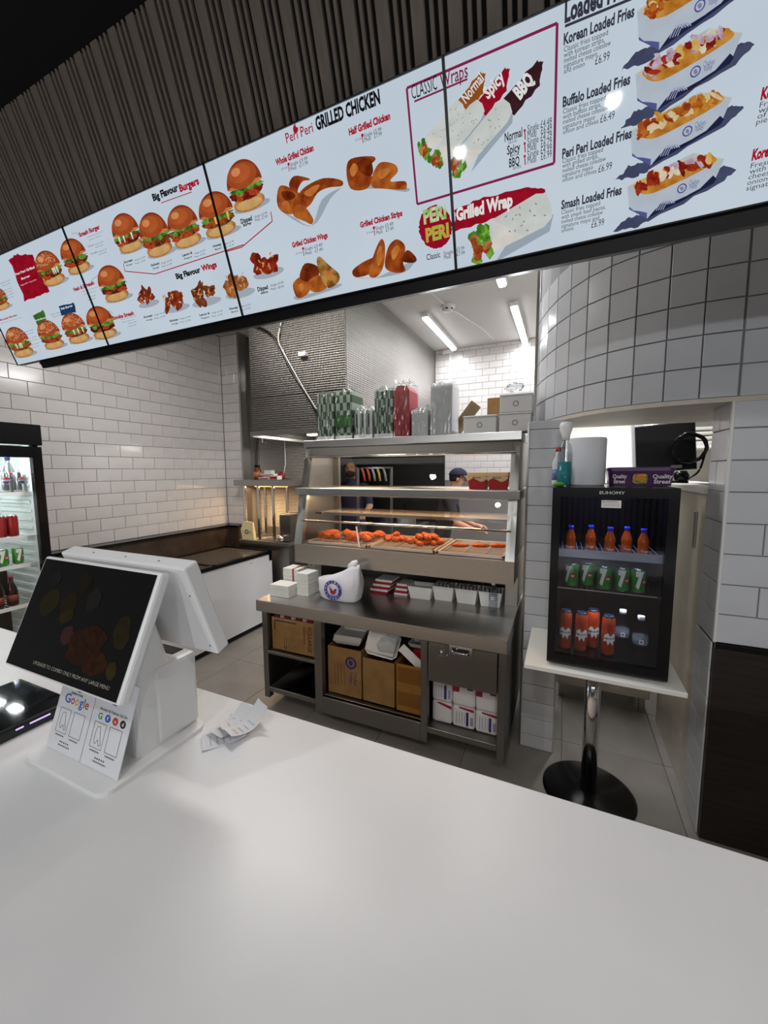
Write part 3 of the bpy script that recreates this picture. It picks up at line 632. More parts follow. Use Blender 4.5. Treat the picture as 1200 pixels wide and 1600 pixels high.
bt(3, Z3z, 'Wraps', (243, 492), (396, 430), K_PUR, .055, .005)
polyart(3, Z3z, 'brush_stroke', [(jag([(335, 565), (465, 402), (497, 412), (478, 520), (390, 612)], 5), pm('a35a22', '94501e', 30))]); polyart(3, Z3z, 'brush_stroke', [(jag([(455, 558), (600, 378), (632, 385), (608, 505), (490, 645)], 5), pm('a8122b', '980f25', 30))]); polyart(3, Z3z, 'brush_stroke', [(jag([(596, 545), (780, 338), (818, 345), (792, 475), (648, 642)], 6), pm('42222a', '371a22', 30))])
bt(3, Z3z, 'Normal', (385, 580), (487, 445), K_WHT, .045, .01, .003); bt(3, Z3z, 'Spicy', (507, 556), (604, 438), K_WHT, .05, .02, .003); bt(3, Z3z, 'BBQ', (684, 558), (766, 448), K_WHT, .055, .03, .003)
wrapart(3, Z3z, (155, 832), (368, 580), .05); wrapart(3, Z3z, (228, 895), (475, 575), .056); wrapart(3, Z3z, (340, 920), (628, 575), .062)
for n1, y, p1, p2, x in (('Normal', 790, '£4.49', '£6.49', 600), ('Spicy', 862, '£4.79', '£6.79', 614), ('BBQ', 932, '£4.99', '£6.99', 625)):
    bt(3, Z3z, n1, (x, y), (x+(97 if n1 == 'Normal' else 72 if n1 == 'Spicy' else 57), y-28), K_BLK, .035, .01); bt(3, Z3z, '568 KCAL', (x+20, y+14), (x+68, y-2), K_GRY, .014)
    bt(3, Z3z, 'Single '+p1, (726, y-52), (861, y-98), K_DGR, .028); bt(3, Z3z, 'Meal   '+p2, (727, y-18), (861, y-66), K_DGR, .028)
    F = Flat(BF); F.line(buv(*Z3z(714, y-14)), buv(*Z3z(711, y-62)), .003, K_RED, .001); F.poly(ell(*buv(*Z3z(711, y-64)), .0035, .0035, 8), K_RED, .001); F.build('red_marker', boards[3])
polyart(3, Z3z, 'red_splash', [(jag([(322, 1165), (480, 1100), (720, 1042), (822, 1052), (820, 1092), (640, 1172), (500, 1232), (322, 1283)], 6), pm('a8122b', '9a0f26', 30))])
bt(3, Z3z, 'Grilled Wrap', (332, 1228), (645, 1140), K_WHT, .055, .03, .003)
wrapart(3, Z3z, (480, 1350), (858, 1135), .098)
polyart(2, Z3z, 'red_disc', [(jag(ell(215, 1262, 92, 122, 20), 5, 3), pm('a8122b', '9a0f26', 30))])
bt(2, Z3z, 'PERI', (152, 1245), (278, 1208), pm('dfe7c0', '8fc04a', 40), .062, .03, .003); bt(2, Z3z, 'PERI', (165, 1345), (292, 1302), pm('9ccb4f', 'e3a04a', 40), .062, .03, .003)
bt(2, Z3z, 'Classic', (167, 1447), (243, 1425), K_BLK, .03, .005); bt(2, Z3z, 'Single', (262, 1420), (314, 1404), K_DGR, .022); bt(2, Z3z, 'Meal', (264, 1442), (300, 1430), K_DGR, .022); bt(3, Z3z, '£5.99', (334, 1398), (376, 1386), K_DGR, .022); bt(3, Z3z, '£7.99', (334, 1424), (378, 1408), K_DGR, .022)
bt(3, Z4, 'Loaded Fries', (110, 122), (480, -35), K_DGR, .062, .025)
F = Flat(BF); F.line(buv(*Z4(112, 142)), buv(*Z4(480, -10)), .006, K_DGR, .001); F.build('heading_rule', boards[3])
D = [('Korean Loaded Fries', (105, 243), (482, 92), [('Classic fries topped', 282, 340), ('with korean strips,', 312, 322), ('melted cheese coleslaw', 341, 355), ('signature mayo', 370, 283), ('and onion', 398, 217)], '£6.99', (273, 350), (350, 322)),
     ('Buffalo Loaded Fries', (100, 576), (460, 455), [('Classic fries topped', 612, 328), ('with buffalo strips,', 641, 305), ('melted cheese coleslaw', 668, 343), ('signature mayo', 696, 272), ('onion and chives', 722, 290)], '£6.49', (300, 660), (377, 632)),
     ('Peri Peri Loaded Fries', (97, 850), (468, 738), [('Classic fries topped', 877, 315), ('with grilled strips,', 902, 290), ('melted cheese coleslaw', 928, 330), ('signature mayo', 953, 262), ('onion and chives', 978, 280)], '£6.99', (290, 926), (363, 902)),
     ('Smash Loaded Fries', (92, 1122), (415, 1036), [('Classic fries topped', 1150, 300), ('with smash beef pieces,', 1176, 330), ('melted cheese coleslaw', 1200, 315), ('signature mayo and', 1224, 295), ('onions', 1247, 158)], '£6.99', (253, 1222), (321, 1200))]
for hd, a, c, ls, pr, pa, pb in D:
    bt(3, Z4, hd, a, c, K_DGR, .036, .02)
    for s, y, x1 in ls: bt(3, Z4, s, (a[0]+1, y), (x1, y-(x1-a[0])*.27), K_GRY, .021)
    bt(3, Z4, pr, pa, pb, K_DGR, .029)
for hd, x, y, ls in (('Kebab', 1158, 536, ('Freshly', 'with fries', 'of grilled', 'pieces')), ('Korean', 1110, 860, ('Freshly', 'with wings,', 'cheese,', 'onions and', 'signature'))):
    bt(3, Z4, hd, (x, y), (x+130, y-35), K_RED, .036, .03)
    for k, s in enumerate(ls): bt(3, Z4, s, (x-6-k*6, y+44+k*30), (x-6-k*6+21*len(s), y+44+k*30-len(s)*4), K_GRY, .021)
# four cartons of loaded fries with brush shadows, drawn once and shifted in the board plane
def fries(dx, dy, seed, hot):
    rn = random.Random(seed); s = buv(*Z4(550, 1170)); d = buv(*Z4(550+dx, 1170+dy))-s
    q = lambda *p: [buv(*Z4(*k))+d for k in p]
    F = Flat(BF)
    F.poly(q(*jag([(372, 1240), (440, 1170), (520, 1150), (960, 890), (1030, 905), (930, 990), (560, 1185), (470, 1225)], 6, 6, seed)), pm('4d5470', '434a66', 20), .0005)
    F.poly(q((447, 1000), (455, 1120), (550, 1172), (905, 985), (965, 852), (800, 820), (600, 920)), pm('c5d0dc', 'bcc8d5', 20), .0007)
    F.poly(q((552, 1172), (590, 1128), (625, 1092), (665, 1080), (715, 1090), (770, 1045), (835, 1010), (905, 940), (925, 958), (905, 985)), pm('23284a', '1c2140', 20), .0009)
    F.poly(q((456, 1108), (480, 1128), (515, 1132), (552, 1140), (550, 1172), (456, 1122)), pm('5b62a0', '4f5693', 20), .001)
    for k in range(4):
        w = [buv(*Z4(600+k*12+j*9, 1130-k*2-30*math.sin(j/7*3.1)-j*5))+d for j in range(8)]
        for a, b in zip(w[:-1], w[1:]): F.line(a, b, .0022, pm('aab2d0'), .0011)
    F.poly(q((447, 1000), (550, 1045), (965, 852), (820, 825), (600, 920)), pm('d9d3c4', 'cfc8b6', 20), .0012)
    F.poly(q(*smooth2([(480, 1003), (550, 1042), (700, 985), (910, 875), (905, 835), (860, 830), (640, 905), (520, 970)])), pm('d99b45', 'b8701f', 40), .0013)
    for k in range(46):
        f = rn.random(); x = 495+f*400; y = 1005-f*150+rn.uniform(-28, 28)-25*math.sin(f*3.1)
        c = rn.choice(hot); F.poly([buv(*Z4(*p))+d for p in ell(x, y, rn.uniform(16, 38), rn.uniform(10, 22), 10, .22, rn.random()*3, rnd=rn)], pm(*c, 60), .0014+k*.00003)
    F.ring(buv(*Z4(738, 1010))+d, .0085, .0115, pm('5a5a9c'), .0016, 16)
    F.poly([buv(*Z4(*p))+d for p in ell(738, 1010, 10, 12, 8, .2, rnd=rn)], pm('8a8ab5'), .0017)
    text(BF, 'Chicken', buv(*Z4(775, 995))+d, V((buv(*Z4(830, 975)).x, buv(*Z4(775, 995)).y))+d, pm('6a6aa8'), None, .012, .0017, 0, into=F); text(BF, 'Valley', buv(*Z4(775, 1015))+d, V((buv(*Z4(820, 995)).x, buv(*Z4(775, 1015)).y))+d, pm('6a6aa8'), None, .012, .0017, 0, into=F)
    F.build('fries_picture', boards[3])
HOT = [('98241c', '6a1612'), ('a83020', '7e1d14'), ('8f2018', 'b23a22'), ('b03a20', '8a2416'), ('e6c47a', 'd9ae55'), ('f0e6d2', 'e2d3b8'), ('b08aa0', 'd8c6d2')]
MILD = [('c8742a', 'a04e1a'), ('dd9c3c', 'c07a24'), ('b04a20', '8a3214'), ('ead9b8', 'dcc494')]
fries(0, 0, 3, HOT); fries(20, -285, 4, MILD); fries(52, -580, 5, HOT); fries(65, -905, 6, MILD)

# ================================================================== SERVICE COUNTER AND WHAT STANDS ON IT
ZC = 1.1
CSURF = mat('white_solid_surface', 'd6d7d9', .36, c2='d0d1d4', nscale=2.5)
t = thing('service_counter', 'long white solid-surface service counter in the foreground', 'counter', (-.8, .47, 0))
box('worktop', CSURF, -4.0, 2.6, -.12, .993, ZC-.045, ZC, t, .004)
box('front_panel', WHITE, -3.98, 2.58, -.06, -.04, .1, ZC-.045, t); box('plinth', BLACKM, -3.98, 2.58, 0, .9, 0, .1, t); box('back_panel', WHITE, -3.98, 2.58, .92, .94, .1, ZC-.045, t)
# --- double-sided till
POSW = mat('till_white', 'dfe0e1', .32)
t = thing('point_of_sale_terminal', 'white double-screen till standing on the service counter', 'till', (-1.18, .68, ZC))
def rrect(x0, x1, y0, y1, r, n=6):
    out = []
    for cx, cy, a in ((x1-r, y0+r, -90), (x1-r, y1-r, 0), (x0+r, y1-r, 90), (x0+r, y0+r, 180)):
        for k in range(n+1): q = math.radians(a+90*k/n); out.append((cx+r*math.cos(q), cy+r*math.sin(q)))
    return out
prism('base_plate', POSW, rrect(-1.364, -1.0, .525, .845, .035), ZC, ZC+.012, 'z', t)
# stand: leaning column with a printer body behind
bm = bmesh.new()
def loft(bm, rings):
    R = [[bm.verts.new(p) for p in r] for r in rings]
    for a, b in zip(R[:-1], R[1:]):
        for i in range(len(a)): bm.faces.new([a[i], a[(i+1) % len(a)], b[(i+1) % len(a)], b[i]])
    bm.faces.new(R[0][::-1]); bm.faces.new(R[-1])
rings = []
for z, y0, y1, x0, x1 in ((ZC+.012, .645, .78, -1.30, -1.038), (ZC+.15, .645, .78, -1.30, -1.038), (ZC+.24, .655, .765, -1.295, -1.042), (ZC+.36, .655, .74, -1.285, -1.052), (ZC+.43, .655, .725, -1.27, -1.065), (ZC+.455, .66, .715, -1.25, -1.085)):
    rings.append([(x, y, z) for x, y in rrect(x0, x1, y0, y1, .022, 4)])
loft(bm, rings); bmobj('stand', bm, POSW, t)
pb = box('printer_body', POSW, -1.30, -1.035, .70, .845, ZC+.012, ZC+.245, t, .014, None, 2)
box('paper_slot', BLACK, -1.26, -1.075, .79, .83, ZC+.244, ZC+.247, pb)
box('side_cover', mat('till_white_trim', 'd3d4d6', .35), -1.046, -1.041, .66, .74, ZC+.02, ZC+.12, t, .002)
# customer screen leaning back, staff screen behind it leaning the other way
def panel_frame(bl, br, tl): o = V(bl); u = (V(br)-o); v = (V(tl)-o); return o, u, v
FX0, FX1 = -1.443, -.925
Sa = V((FX0, .536, 1.357)); Sb = V((FX0+.02, .652, 1.652))
SV = (Sb-Sa); SH = SV.length; SVn = SV.normalized(); SN = V((1, 0, 0)).cross(SVn); SW = FX1-FX0
MS = Matrix((V((1, 0, 0)), SVn, SN)).transposed().to_4x4(); MS.translation = Sa
cs = box('customer_screen', POSW, 0, SW, 0, SH, -.03, 0, t, .008, MS, 2)
box('display_glass', mat('black_display', '08090a', .06, coat=.5), .012, SW-.012, .008, SH-.008, .0, .0016, cs, 0, MS)
SF = (Sa+SN*.0016, V((1, 0, 0)), SVn)
F = Flat(SF); rn = random.Random(5)
for (a, b, r1, r2, c1, c2) in ((.11, .19, .042, .036, '3a3413', '2c2710'), (.2, .2, .036, .032, '35270f', '281d0c'), (.235, .262, .034, .028, '2b2011', '20180c'), (.3, .22, .03, .03, '2f2d28', '22211d'), (.33, .11, .075, .05, '4a2410', '2c1408'), (.385, .075, .05, .028, '512a10', '331808'), (.45, .16, .03, .04, '3d3216', '2b2410'), (.10, .255, .025, .022, '26282a', '1b1c1e'), (.24, .12, .025, .024, '40393a', '6a2420'), (.455, .07, .02, .022, '4f4218', '3a3012'), (.21, .165, .03, .018, '3f3a12', '2c280e')):
    F.poly(ell(a, b, r1, r2, 20, .12, rn.random(), rnd=rn), mat('screen_food_'+c1, ''.join('%02x' % int(int(c1[i:i+2], 16)*.55) for i in (0, 2, 4)), .1, c2=''.join('%02x' % int(int(c2[i:i+2], 16)*.55) for i in (0, 2, 4)), nscale=60, emit=.25), .0004+rn.random()*.0004)
F.build('food_picture', cs)
text(SF, 'UPGRADE TO COMBO ONLY FROM ANY LARGE MENU', (.14, .028), (.47, .028), mat('dim_screen_text', '8d8a80', .2, emit=.15), cs, .009, .001)
Ra = V((FX0+.02, .690, 1.655)); Rb = V((FX0+.02, .785, 1.385)); RVn = (Ra-Rb).normalized(); RH = (Ra-Rb).length
RN = V((1, 0, 0)).cross(RVn)   # faces the customers = back of staff screen
MR = Matrix((V((1, 0, 0)), RVn, RN)).transposed().to_4x4(); MR.translation = Rb
ss = box('staff_screen', POSW, 0, SW+.03, 0, RH, -.045, 0, t, .006, MR, 2)
box('display_glass', BLACK, .012, SW+.018, .012, RH-.012, -.0465, -.045, ss, 0, MR)
for a, b in ((.14, RH-.004), (.29, RH-.004), (.43, RH-.004)): lathe('screw', GREY, [(.003, 0), (.003, .001)], (0, 0, 0), ss, 8, MR @ Matrix.Translation((a, b+.004, -.02)) @ Matrix.Rotation(-math.pi/2, 4, 'X'))
for a, b in ((SW+.012, .2), (SW+.012, .03)): lathe('screw', GREY, [(.003, 0), (.003, .001)], (0, 0, 0), ss, 8, MR @ Matrix.Translation((a, b, .0)))
box('hinge_arm', POSW, -1.23, -1.13, .655, .72, 1.5, 1.6, t, .01)
# --- review card leaning on the base plate
Ca = V((-1.343, .573, ZC+.0135)); Cu = V((1, 0, 0)); Cv = V((0, .075, .215)); CH = Cv.length; Cvn = Cv.normalized(); CW = .326
MC = Matrix((Cu, Cvn, Cu.cross(Cvn))).transposed().to_4x4(); MC.translation = Ca
t = thing('review_card', 'white double-panel review card with coloured lettering propped under the till screen', 'card', Ca+V((CW/2, 0, 0)))
box('card', mat('card_white', 'd5d7dc', .25, coat=.3), 0, CW, 0, CH, -.002, 0, t, 0, MC)
CF = (Ca, Cu, Cvn*.86); F = Flat(CF)
F.line((CW/2, 0), (CW/2, CH), .0015, GREY, .0006)
GC = {'b': mat('ink_blue', '2f55b8', .5), 'r': mat('ink_red', 'c0392b', .5), 'y': mat('ink_amber', 'd8a63a', .5), 'g': mat('ink_green', '3a8a4a', .5)}
x = .028
for ch, cc, w in (('G', 'b', .027), ('o', 'r', .017), ('o', 'y', .017), ('g', 'b', .017), ('l', 'g', .004), ('e', 'r', .017)):
    text(CF, ch, (x, .148), (x+w, .148), GC[cc], None, .028, .0007, .01, into=F); x += w+.003
text(CF, 'REVIEW US ON', (.05, .178), (.105, .178), INK, None, .006, .0007, .02, into=F)
for ox in (0, CW/2):
    F.ring((ox+.085, .215), .018, .026, NAVY, .0006)
    for qx in (.022, .088):
        for p, q in (((ox+qx, .055), (ox+qx+.05, .055)), ((ox+qx+.05, .055), (ox+qx+.05, .128)), ((ox+qx+.05, .128), (ox+qx, .128)), ((ox+qx, .128), (ox+qx, .055))): F.line(p, q, .0012, INK, .0006)
        F.line((ox+qx+.005, .046), (ox+qx+.045, .046), .004, GREY, .0006)
    hp = [(.036, .07), (.034, .095), (.038, .115), (.05, .117), (.054, .1), (.06, .08), (.066, .068), (.058, .064), (.05, .08), (.042, .066)]
    for a, b in zip(hp, hp[1:]+hp[:1]): F.line((ox+a[0], a[1]), (ox+b[0], b[1]), .0013, INK, .0006)
    for k in range(5): F.poly(ell(ox+.058+k*.009, .03, .003, .003, 5), INK, .0006)
    F.line((ox+.05, .02), (ox+.105, .02), .0035, GREY, .0006)
text(CF, 'Review & Follow Us On', (CW/2+.03, .165), (CW/2+.145, .165), INK, None, .008, .0007, .005, into=F)
for k, (cc, s) in enumerate(((GC['b'], 'G'), (GC['b'], 'f'), (GC['r'], 'o'), (INK, 'd'))):
    cx = CW/2+.038+k*.032
    if k == 0: text(CF, s, (cx-.01, .138), (cx+.008, .138), GC['g'], None, .018, .0007, .02, into=F)
    else: F.poly(ell(cx, .147, .0115, .0115, 16), cc, .0006); text(CF, s, (cx-.004, .142), (cx+.004, .142), PAPER, None, .011, .0009, .01, into=F)
F.build('printed_text', t)
# --- payment terminal
t = thing('payment_terminal', 'flat black device with two violet lights at the left counter edge', 'payment terminal', (-1.65, .52, ZC))
box('body', mat('terminal_black', '17181b', .35), -1.83, -1.49, .30, .725, ZC+.002, ZC+.038, t, .008, None, 2)
box('glass_top', mat('terminal_glass', '0b0c0f', .05, coat=.6), -1.82, -1.497, .31, .717, ZC+.038, ZC+.040, t)
VIO = mat('violet_light', 'b9a0e8', .3, emit=1.2)
box('light', VIO, -1.496, -1.4885, .60, .655, ZC+.022, ZC+.027, t, .001); box('light', VIO, -1.496, -1.4885, .565, .585, ZC+.022, ZC+.027, t, .001)
# --- curled receipts
def receipt(c, rz, w, L, curl, lift, lab, seed):
    n = 12; vs = []; fs = []
    rn = random.Random(seed)
    for i in range(n+1):
        a = -L/2+L*i/n; zz = lift+curl*(2*a/L)**2*(1 if a > 0 else .3)
        for b in (-w/2, w/2): vs.append(Matrix.Translation(c) @ Matrix.Rotation(rz, 4, 'Z') @ V((a, b, zz+(.003 if b > 0 else 0)*i/n)))
    for i in range(n): fs.append([2*i, 2*i+2, 2*i+3, 2*i+1])
    o = obj('paper_receipt', vs, fs, mat('receipt_paper', 'cfd0d4', .6), None); tag(o, lab, 'receipt', 'loose receipts beside the till')
    md = o.modifiers.new('thick', 'SOLIDIFY'); md.thickness = .0006
    for k in range(4):
        a0 = -L*.3+k*L*.15; F = Flat(((Matrix.Translation(c) @ Matrix.Rotation(rz, 4, 'Z') @ V((a0, 0, lift+curl*(2*a0/L)**2*(1 if a0 > 0 else .3)+.0018))), Matrix.Rotation(rz, 3, 'Z') @ V((0, 1, 0)), Matrix.Rotation(rz, 3, 'Z') @ V((-1, 0, 0))))
        F.poly([(-w*.35, 0), (w*rn.uniform(.1, .35), 0), (w*rn.uniform(.1, .35), .0014), (-w*.35, .0014)], mat('faded_ink', '8e8e93', .7), 0); F.build('printed_line', o)
for i, (x, y, rz, w, L, cu, li, lab) in enumerate(((-.94, .82, .9, .075, .12, .012, .001, 'crumpled white receipt lying nearest the viewer beside the till'), (-.955, .87, 1.4, .075, .13, .03, .008, 'white receipt in the middle of the loose pile by the till'), (-.925, .885, 1.1, .07, .13, .04, .012, 'receipt with a tall curled end at the right of the pile'), (-.965, .92, .5, .08, .12, .01, .004, 'flat receipt at the back of the pile by the printer'), (-.90, .87, 1.25, .06, .12, .05, .016, 'narrow curled receipt strip at the far right of the pile'))):
    receipt(V((x+.03, y, ZC)), rz, w, L, cu, li, lab, i)

# ================================================================== STAFF SIDE
# --- chest freezer along the left wall
FZX0, FZX1, FZY0, FZY1 = -4.08, -3.3, 2.1, 3.86
FWHITE = mat('freezer_white', 'd8d8db', .3, c2='d2d2d6', nscale=3)
t = thing('chest_freezer', 'long white chest freezer with a glass lid against the left wall', 'freezer', ((FZX0+FZX1)/2, (FZY0+FZY1)/2, 0))
fb = boxes('body', FWHITE, [(FZX0, FZX1, FZY0, FZY1, .07, .80), (FZX0, FZX0+.05, FZY0, FZY1, .80, .885), (FZX1-.05, FZX1, FZY0, FZY1, .80, .885), (FZX0, FZX1, FZY0, FZY0+.05, .80, .885), (FZX0, FZX1, FZY1-.05, FZY1, .80, .885)], t)
box('plinth', BLACKM, FZX0+.03, FZX1-.04, FZY0+.02, FZY1-.03, 0.0, .07, t)
for a in (2.75, 3.5): lathe('screw', GREY, [(.007, 0), (.007, .003)], (FZX1, a, .84), fb, 8, Matrix.Rotation(math.pi/2, 4, 'Y'))
boxes('lid_frame', BLACK, [(FZX0, FZX0+.05, FZY0, FZY1, .885, .925), (FZX1-.045, FZX1+.006, FZY0, FZY1, .885, .925), (FZX0, FZX1, FZY0, FZY0+.04, .885, .925), (FZX0, FZX1, FZY1-.04, FZY1+.004, .885, .925), (FZX0, FZX1, 2.96, 3.0, .885, .925)], t)
box('lid_pane', mat('freezer_pane', '5a544d', .08, .0, spec=.9, coat=.6), FZX0+.05, FZX1-.045, FZY0+.04, 2.96, .905, .915, t); box('lid_pane', _mc['freezer_pane'], FZX0+.05, FZX1-.045, 3.0, FZY1-.04, .905, .915, t)
# --- chip station with heated gantry
CX0, CX1, CY0 = -3.90, -3.09, 3.93
t = thing('chip_station', 'stainless heated chip station with a shelf on posts beside the freezer', 'food warmer', ((CX0+CX1)/2, 4.12, 0))
box('cabinet', STEELX, CX0+.02, CX1-.02, CY0+.03, 4.34, .1, .97, t); box('worktop', STEEL, CX0, CX1, CY0, 4.35, .97, 1.015, t, .004)
for a, b in ((CX0+.06, CY0+.08), (CX1-.06, CY0+.08), (CX0+.06, 4.28), (CX1-.06, 4.28)): lathe('foot', STEELX, [(.02, 0), (.02, .1)], (a, b, 0), t, 10)
tr = prism('chip_tray', STEEL, [(4.0, 1.016), (4.3, 1.016), (4.3, 1.16), (4.28, 1.16), (4.26, 1.05), (4.0, 1.022)], -3.72, -3.3, 'x', t)
box('side_bin', STEELX, -3.29, -3.12, 4.02, 4.3, 1.016, 1.36, t, .004)
for x, y in ((-3.83, 4.0), (-3.73, 4.28), (-3.60, 4.0), (-3.36, 4.28), (-3.36, 4.0)): box('post', CHROME, x-.018, x+.018, y-.012, y+.012, 1.016, 1.72, t, .003)
box('shelf', STEEL, -3.95, -3.05, 3.93, 4.33, 1.72, 1.80, t, .005)
WARM = (1, .64, .32)
box('heat_element', mat('heat_glow', 'ffb060', .5, emit=4), -3.75, -3.25, 4.1, 4.16, 1.705, 1.718, t)
area('chip_heat_lamp', (-3.5, 4.12, 1.70), (-3.5, 4.05, 1), .55, .12, 9, WARM)
cp = thing('paper_chip_bag', 'cream paper chip bag with a round logo lit on the chip station', 'bag', (-3.78, 3.98, 1.016))
bm = bmesh.new(); loft(bm, [[(-3.86, 3.955, 1.017), (-3.66, 3.955, 1.017), (-3.66, 4.0, 1.017), (-3.86, 4.0, 1.017)], [(-3.89, 3.96, 1.14), (-3.68, 3.96, 1.12), (-3.68, 4.005, 1.12), (-3.89, 4.005, 1.14)], [(-3.86, 3.985, 1.26), (-3.70, 3.985, 1.24), (-3.70, 3.998, 1.24), (-3.86, 3.998, 1.26)]])
bmobj('bag', bm, mat('cream_paper', 'dccf9f', .7), cp)
F = Flat(frame((-3.78, 3.952, 1.12), X3, Z3)); F.ring((0, 0), .02, .03, NAVY, .003, 16); text(F.F, 'Chicken', (.035, .005), (.09, .005), NAVY, None, .012, .003, into=F); text(F.F, 'Valley', (.035, -.015), (.08, -.015), NAVY, None, .012, .003, into=F); F.build('printed_logo', cp)
scp = blobmesh('chip_scoop', CHROME, .05, .035, .04, .1, 1, 2, 3); scp.location = (-3.24, 3.97, 1.016); tag(scp, 'steel chip scoop resting at the right of the chip station', 'scoop')
# items on the shelf
j = thing('sauce_jar', 'brown sauce jar with a black lid on the chip station shelf', 'jar', (-3.62, 4.02, 1.801))
lathe('jar', mat('brown_sauce', '6a2f1d', .3), [(.045, 0), (.05, .01), (.05, .12), (.035, .15), (.03, .16)], (-3.62, 4.02, 1.801), j, 16); lathe('lid', BLACK, [(.035, .16), (.035, .185), (.03, .188)], (-3.62, 4.02, 1.801), j, 16); lathe('label_band', mat('sauce_label', 'b07a48', .5), [(.0508, .03), (.0508, .1)], (-3.62, 4.02, 1.801), j, 16)
tag(box('white_carton', PAPER, -3.54, -3.42, 4.05, 4.12, 1.801, 1.92, None, .004), 'small white carton behind the napkin packs on the chip station shelf', 'carton')
nps = [(-3.55, -3.38, 3.95, 4.04, 1.801, 1.83), (-3.37, -3.24, 3.95, 4.04, 1.801, 1.85), (-3.52, -3.3, 3.955, 4.035, 1.852, 1.875)]
for i, b in enumerate(nps):
    o = tag(box('napkin_pack', PAPER, *b, None, .006), ['white napkin pack lying low on the chip station shelf', 'red striped napkin pack at the right on the chip station shelf', 'folded white napkin pack laid over the other two packs'][i], 'napkins', 'napkin packs on the chip station shelf')
    boxes('stripe', RED, [(b[0]+.01, b[1]-.01, b[2]-.002, b[2], b[4]+.008, b[5]-.008)], o)
tag(blobmesh('ketchup_cup', mat('red_cup', '8e1820', .4), .05, .04, .05, .06, 1, 2, 5), 'red and white cup of sauce at the back of the chip station shelf', 'cup').location = (-3.30, 4.1, 1.801)
tag(tube('white_lead', WHITE, [(-3.42, 4.34, 2.3), (-3.42, 4.34, 2.0), (-3.43, 4.30, 1.84)], .006), 'white flex hanging down the steel wall to the shelf', 'cable')

# --- tall drinks fridge on the left
BX0, BX1, BY0, BY1, BZ = -4.2, -3.55, 1.005, 1.665, 2.255
t = thing('drinks_cooler', 'tall black framed glass door drinks cooler at the left edge', 'cooler', ((BX0+BX1)/2, (BY0+BY1)/2, 0))
LINER = mat('cooler_liner', 'dfe6e4', .35)
boxes('cabinet', BLACK, [(BX0, BX1-.05, BY1-.03, BY1, 0.05, BZ-.15), (BX0, BX1-.05, BY0, BY0+.03, .05, BZ-.15), (BX0, BX0+.03, BY0, BY1, .05, BZ-.15)], t)
boxes('liner', LINER, [(BX0+.03, BX1-.06, BY1-.05, BY1-.031, .3, BZ-.15), (BX0+.03, BX1-.06, BY0+.031, BY0+.05, .3, BZ-.15), (BX0+.031, BX0+.045, BY0+.05, BY1-.05, .3, BZ-.15), (BX0+.03, BX1-.06, BY0+.03, BY1-.03, .28, .3)], t)
box('header', BLACK, BX0, BX1+.01, BY0, BY1+.004, BZ-.15, BZ, t, .004); box('base', BLACK, BX0, BX1-.02, BY0, BY1, 0, .28, t)
d = boxes('door_frame', BLACK, [(BX1-.045, BX1, BY1-.06, BY1, .1, BZ-.16), (BX1-.045, BX1, BY0, BY0+.06, .1, BZ-.16), (BX1-.045, BX1, BY0+.06, BY1-.06, BZ-.24, BZ-.16), (BX1-.045, BX1, BY0+.06, BY1-.06, .1, .3)], t)
box('pane', GLASS, BX1-.03, BX1-.025, BY0+.055, BY1-.055, .295, BZ-.235, d)
box('light_strip', mat('cooler_light', 'f4fbff', .3, emit=9), BX1-.14, BX1-.09, BY0+.06, BY1-.08, BZ-.19, BZ-.17, t)
area('cooler_lamp', (BX1-.13, (BY0+BY1)/2, BZ-.2), (BX1-.25, (BY0+BY1)/2, .5), .05, .5, 7, (.92, 1, .98))
shz = [1.93-.2, 1.44, 1.17, .72]
SHZ = []
for py in (772, 842, 886, 950):
    z = onX(20, py, BX1-.1).z; SHZ.append(z)
    sh = boxes('wire_shelf', WHITE, [(BX0+.06, BX1-.08, BY0+.055+k*.03, BY0+.06+k*.03, z-.006, z) for k in range(19)]+[(BX1-.085, BX1-.075, BY0+.05, BY1-.05, z-.012, z+.014), (BX0+.06, BX0+.07, BY0+.05, BY1-.05, z-.012, z)], t)
for k in range(22): box('liner_rib', LINER, BX0+.1, BX1-.1, BY1-.058, BY1-.05, .5+k*.065, .53+k*.065, t, .004)
def canprof(r, h): return [(r*.72, 0), (r*.95, .006), (r, .014), (r, h*.88), (r*.86, h*.95), (r*.82, h*.975), (r*.78, h)]
def make_can(name, r, h, body, top, lab, cat, grp, txt=None, tcol=None, extra=None, face=(0, -1)):
    t = thing(name, lab, cat, (0, 0, 0), 0, grp)
    lathe('can_body', [body, top], canprof(r, h), (0, 0, 0), t, 20, None, [1, 0, 0, 0, 1, 1])
    return t
def wrapflat(r, F, name, parent):      # bend a flat print (u,v) around a cylinder facing -Y
    bm = bmesh.new(); vv = [bm.verts.new(p) for p in F.v]
    for f, m in zip(F.f, F.mi):
        try: bm.faces.new([vv[i] for i in f]).material_index = m
        except ValueError: pass
    bmesh.ops.triangulate(bm, faces=bm.faces[:])
    big = [e for e in bm.edges if abs(e.verts[0].co.x-e.verts[1].co.x) > .006]
    if big: bmesh.ops.subdivide_edges(bm, edges=big, cuts=4); bmesh.ops.triangulate(bm, faces=bm.faces[:])
    for v in bm.verts: a = v.co.x/r; v.co = V((r*math.sin(a), -r*math.cos(a), v.co.z))
    bm.verts.index_update(); vs = [v.co.copy() for v in bm.verts]; fs = [[v.index for v in f.verts] for f in bm.faces]; mi = [f.material_index for f in bm.faces]; bm.free()
    return obj(name, vs, fs, F.m, parent, mi)
UF = (V((0, 0, 0)), V((1, 0, 0)), V((0, 0, 1)))
ALU = mat('can_metal', 'b9bbbd', .25, 1)
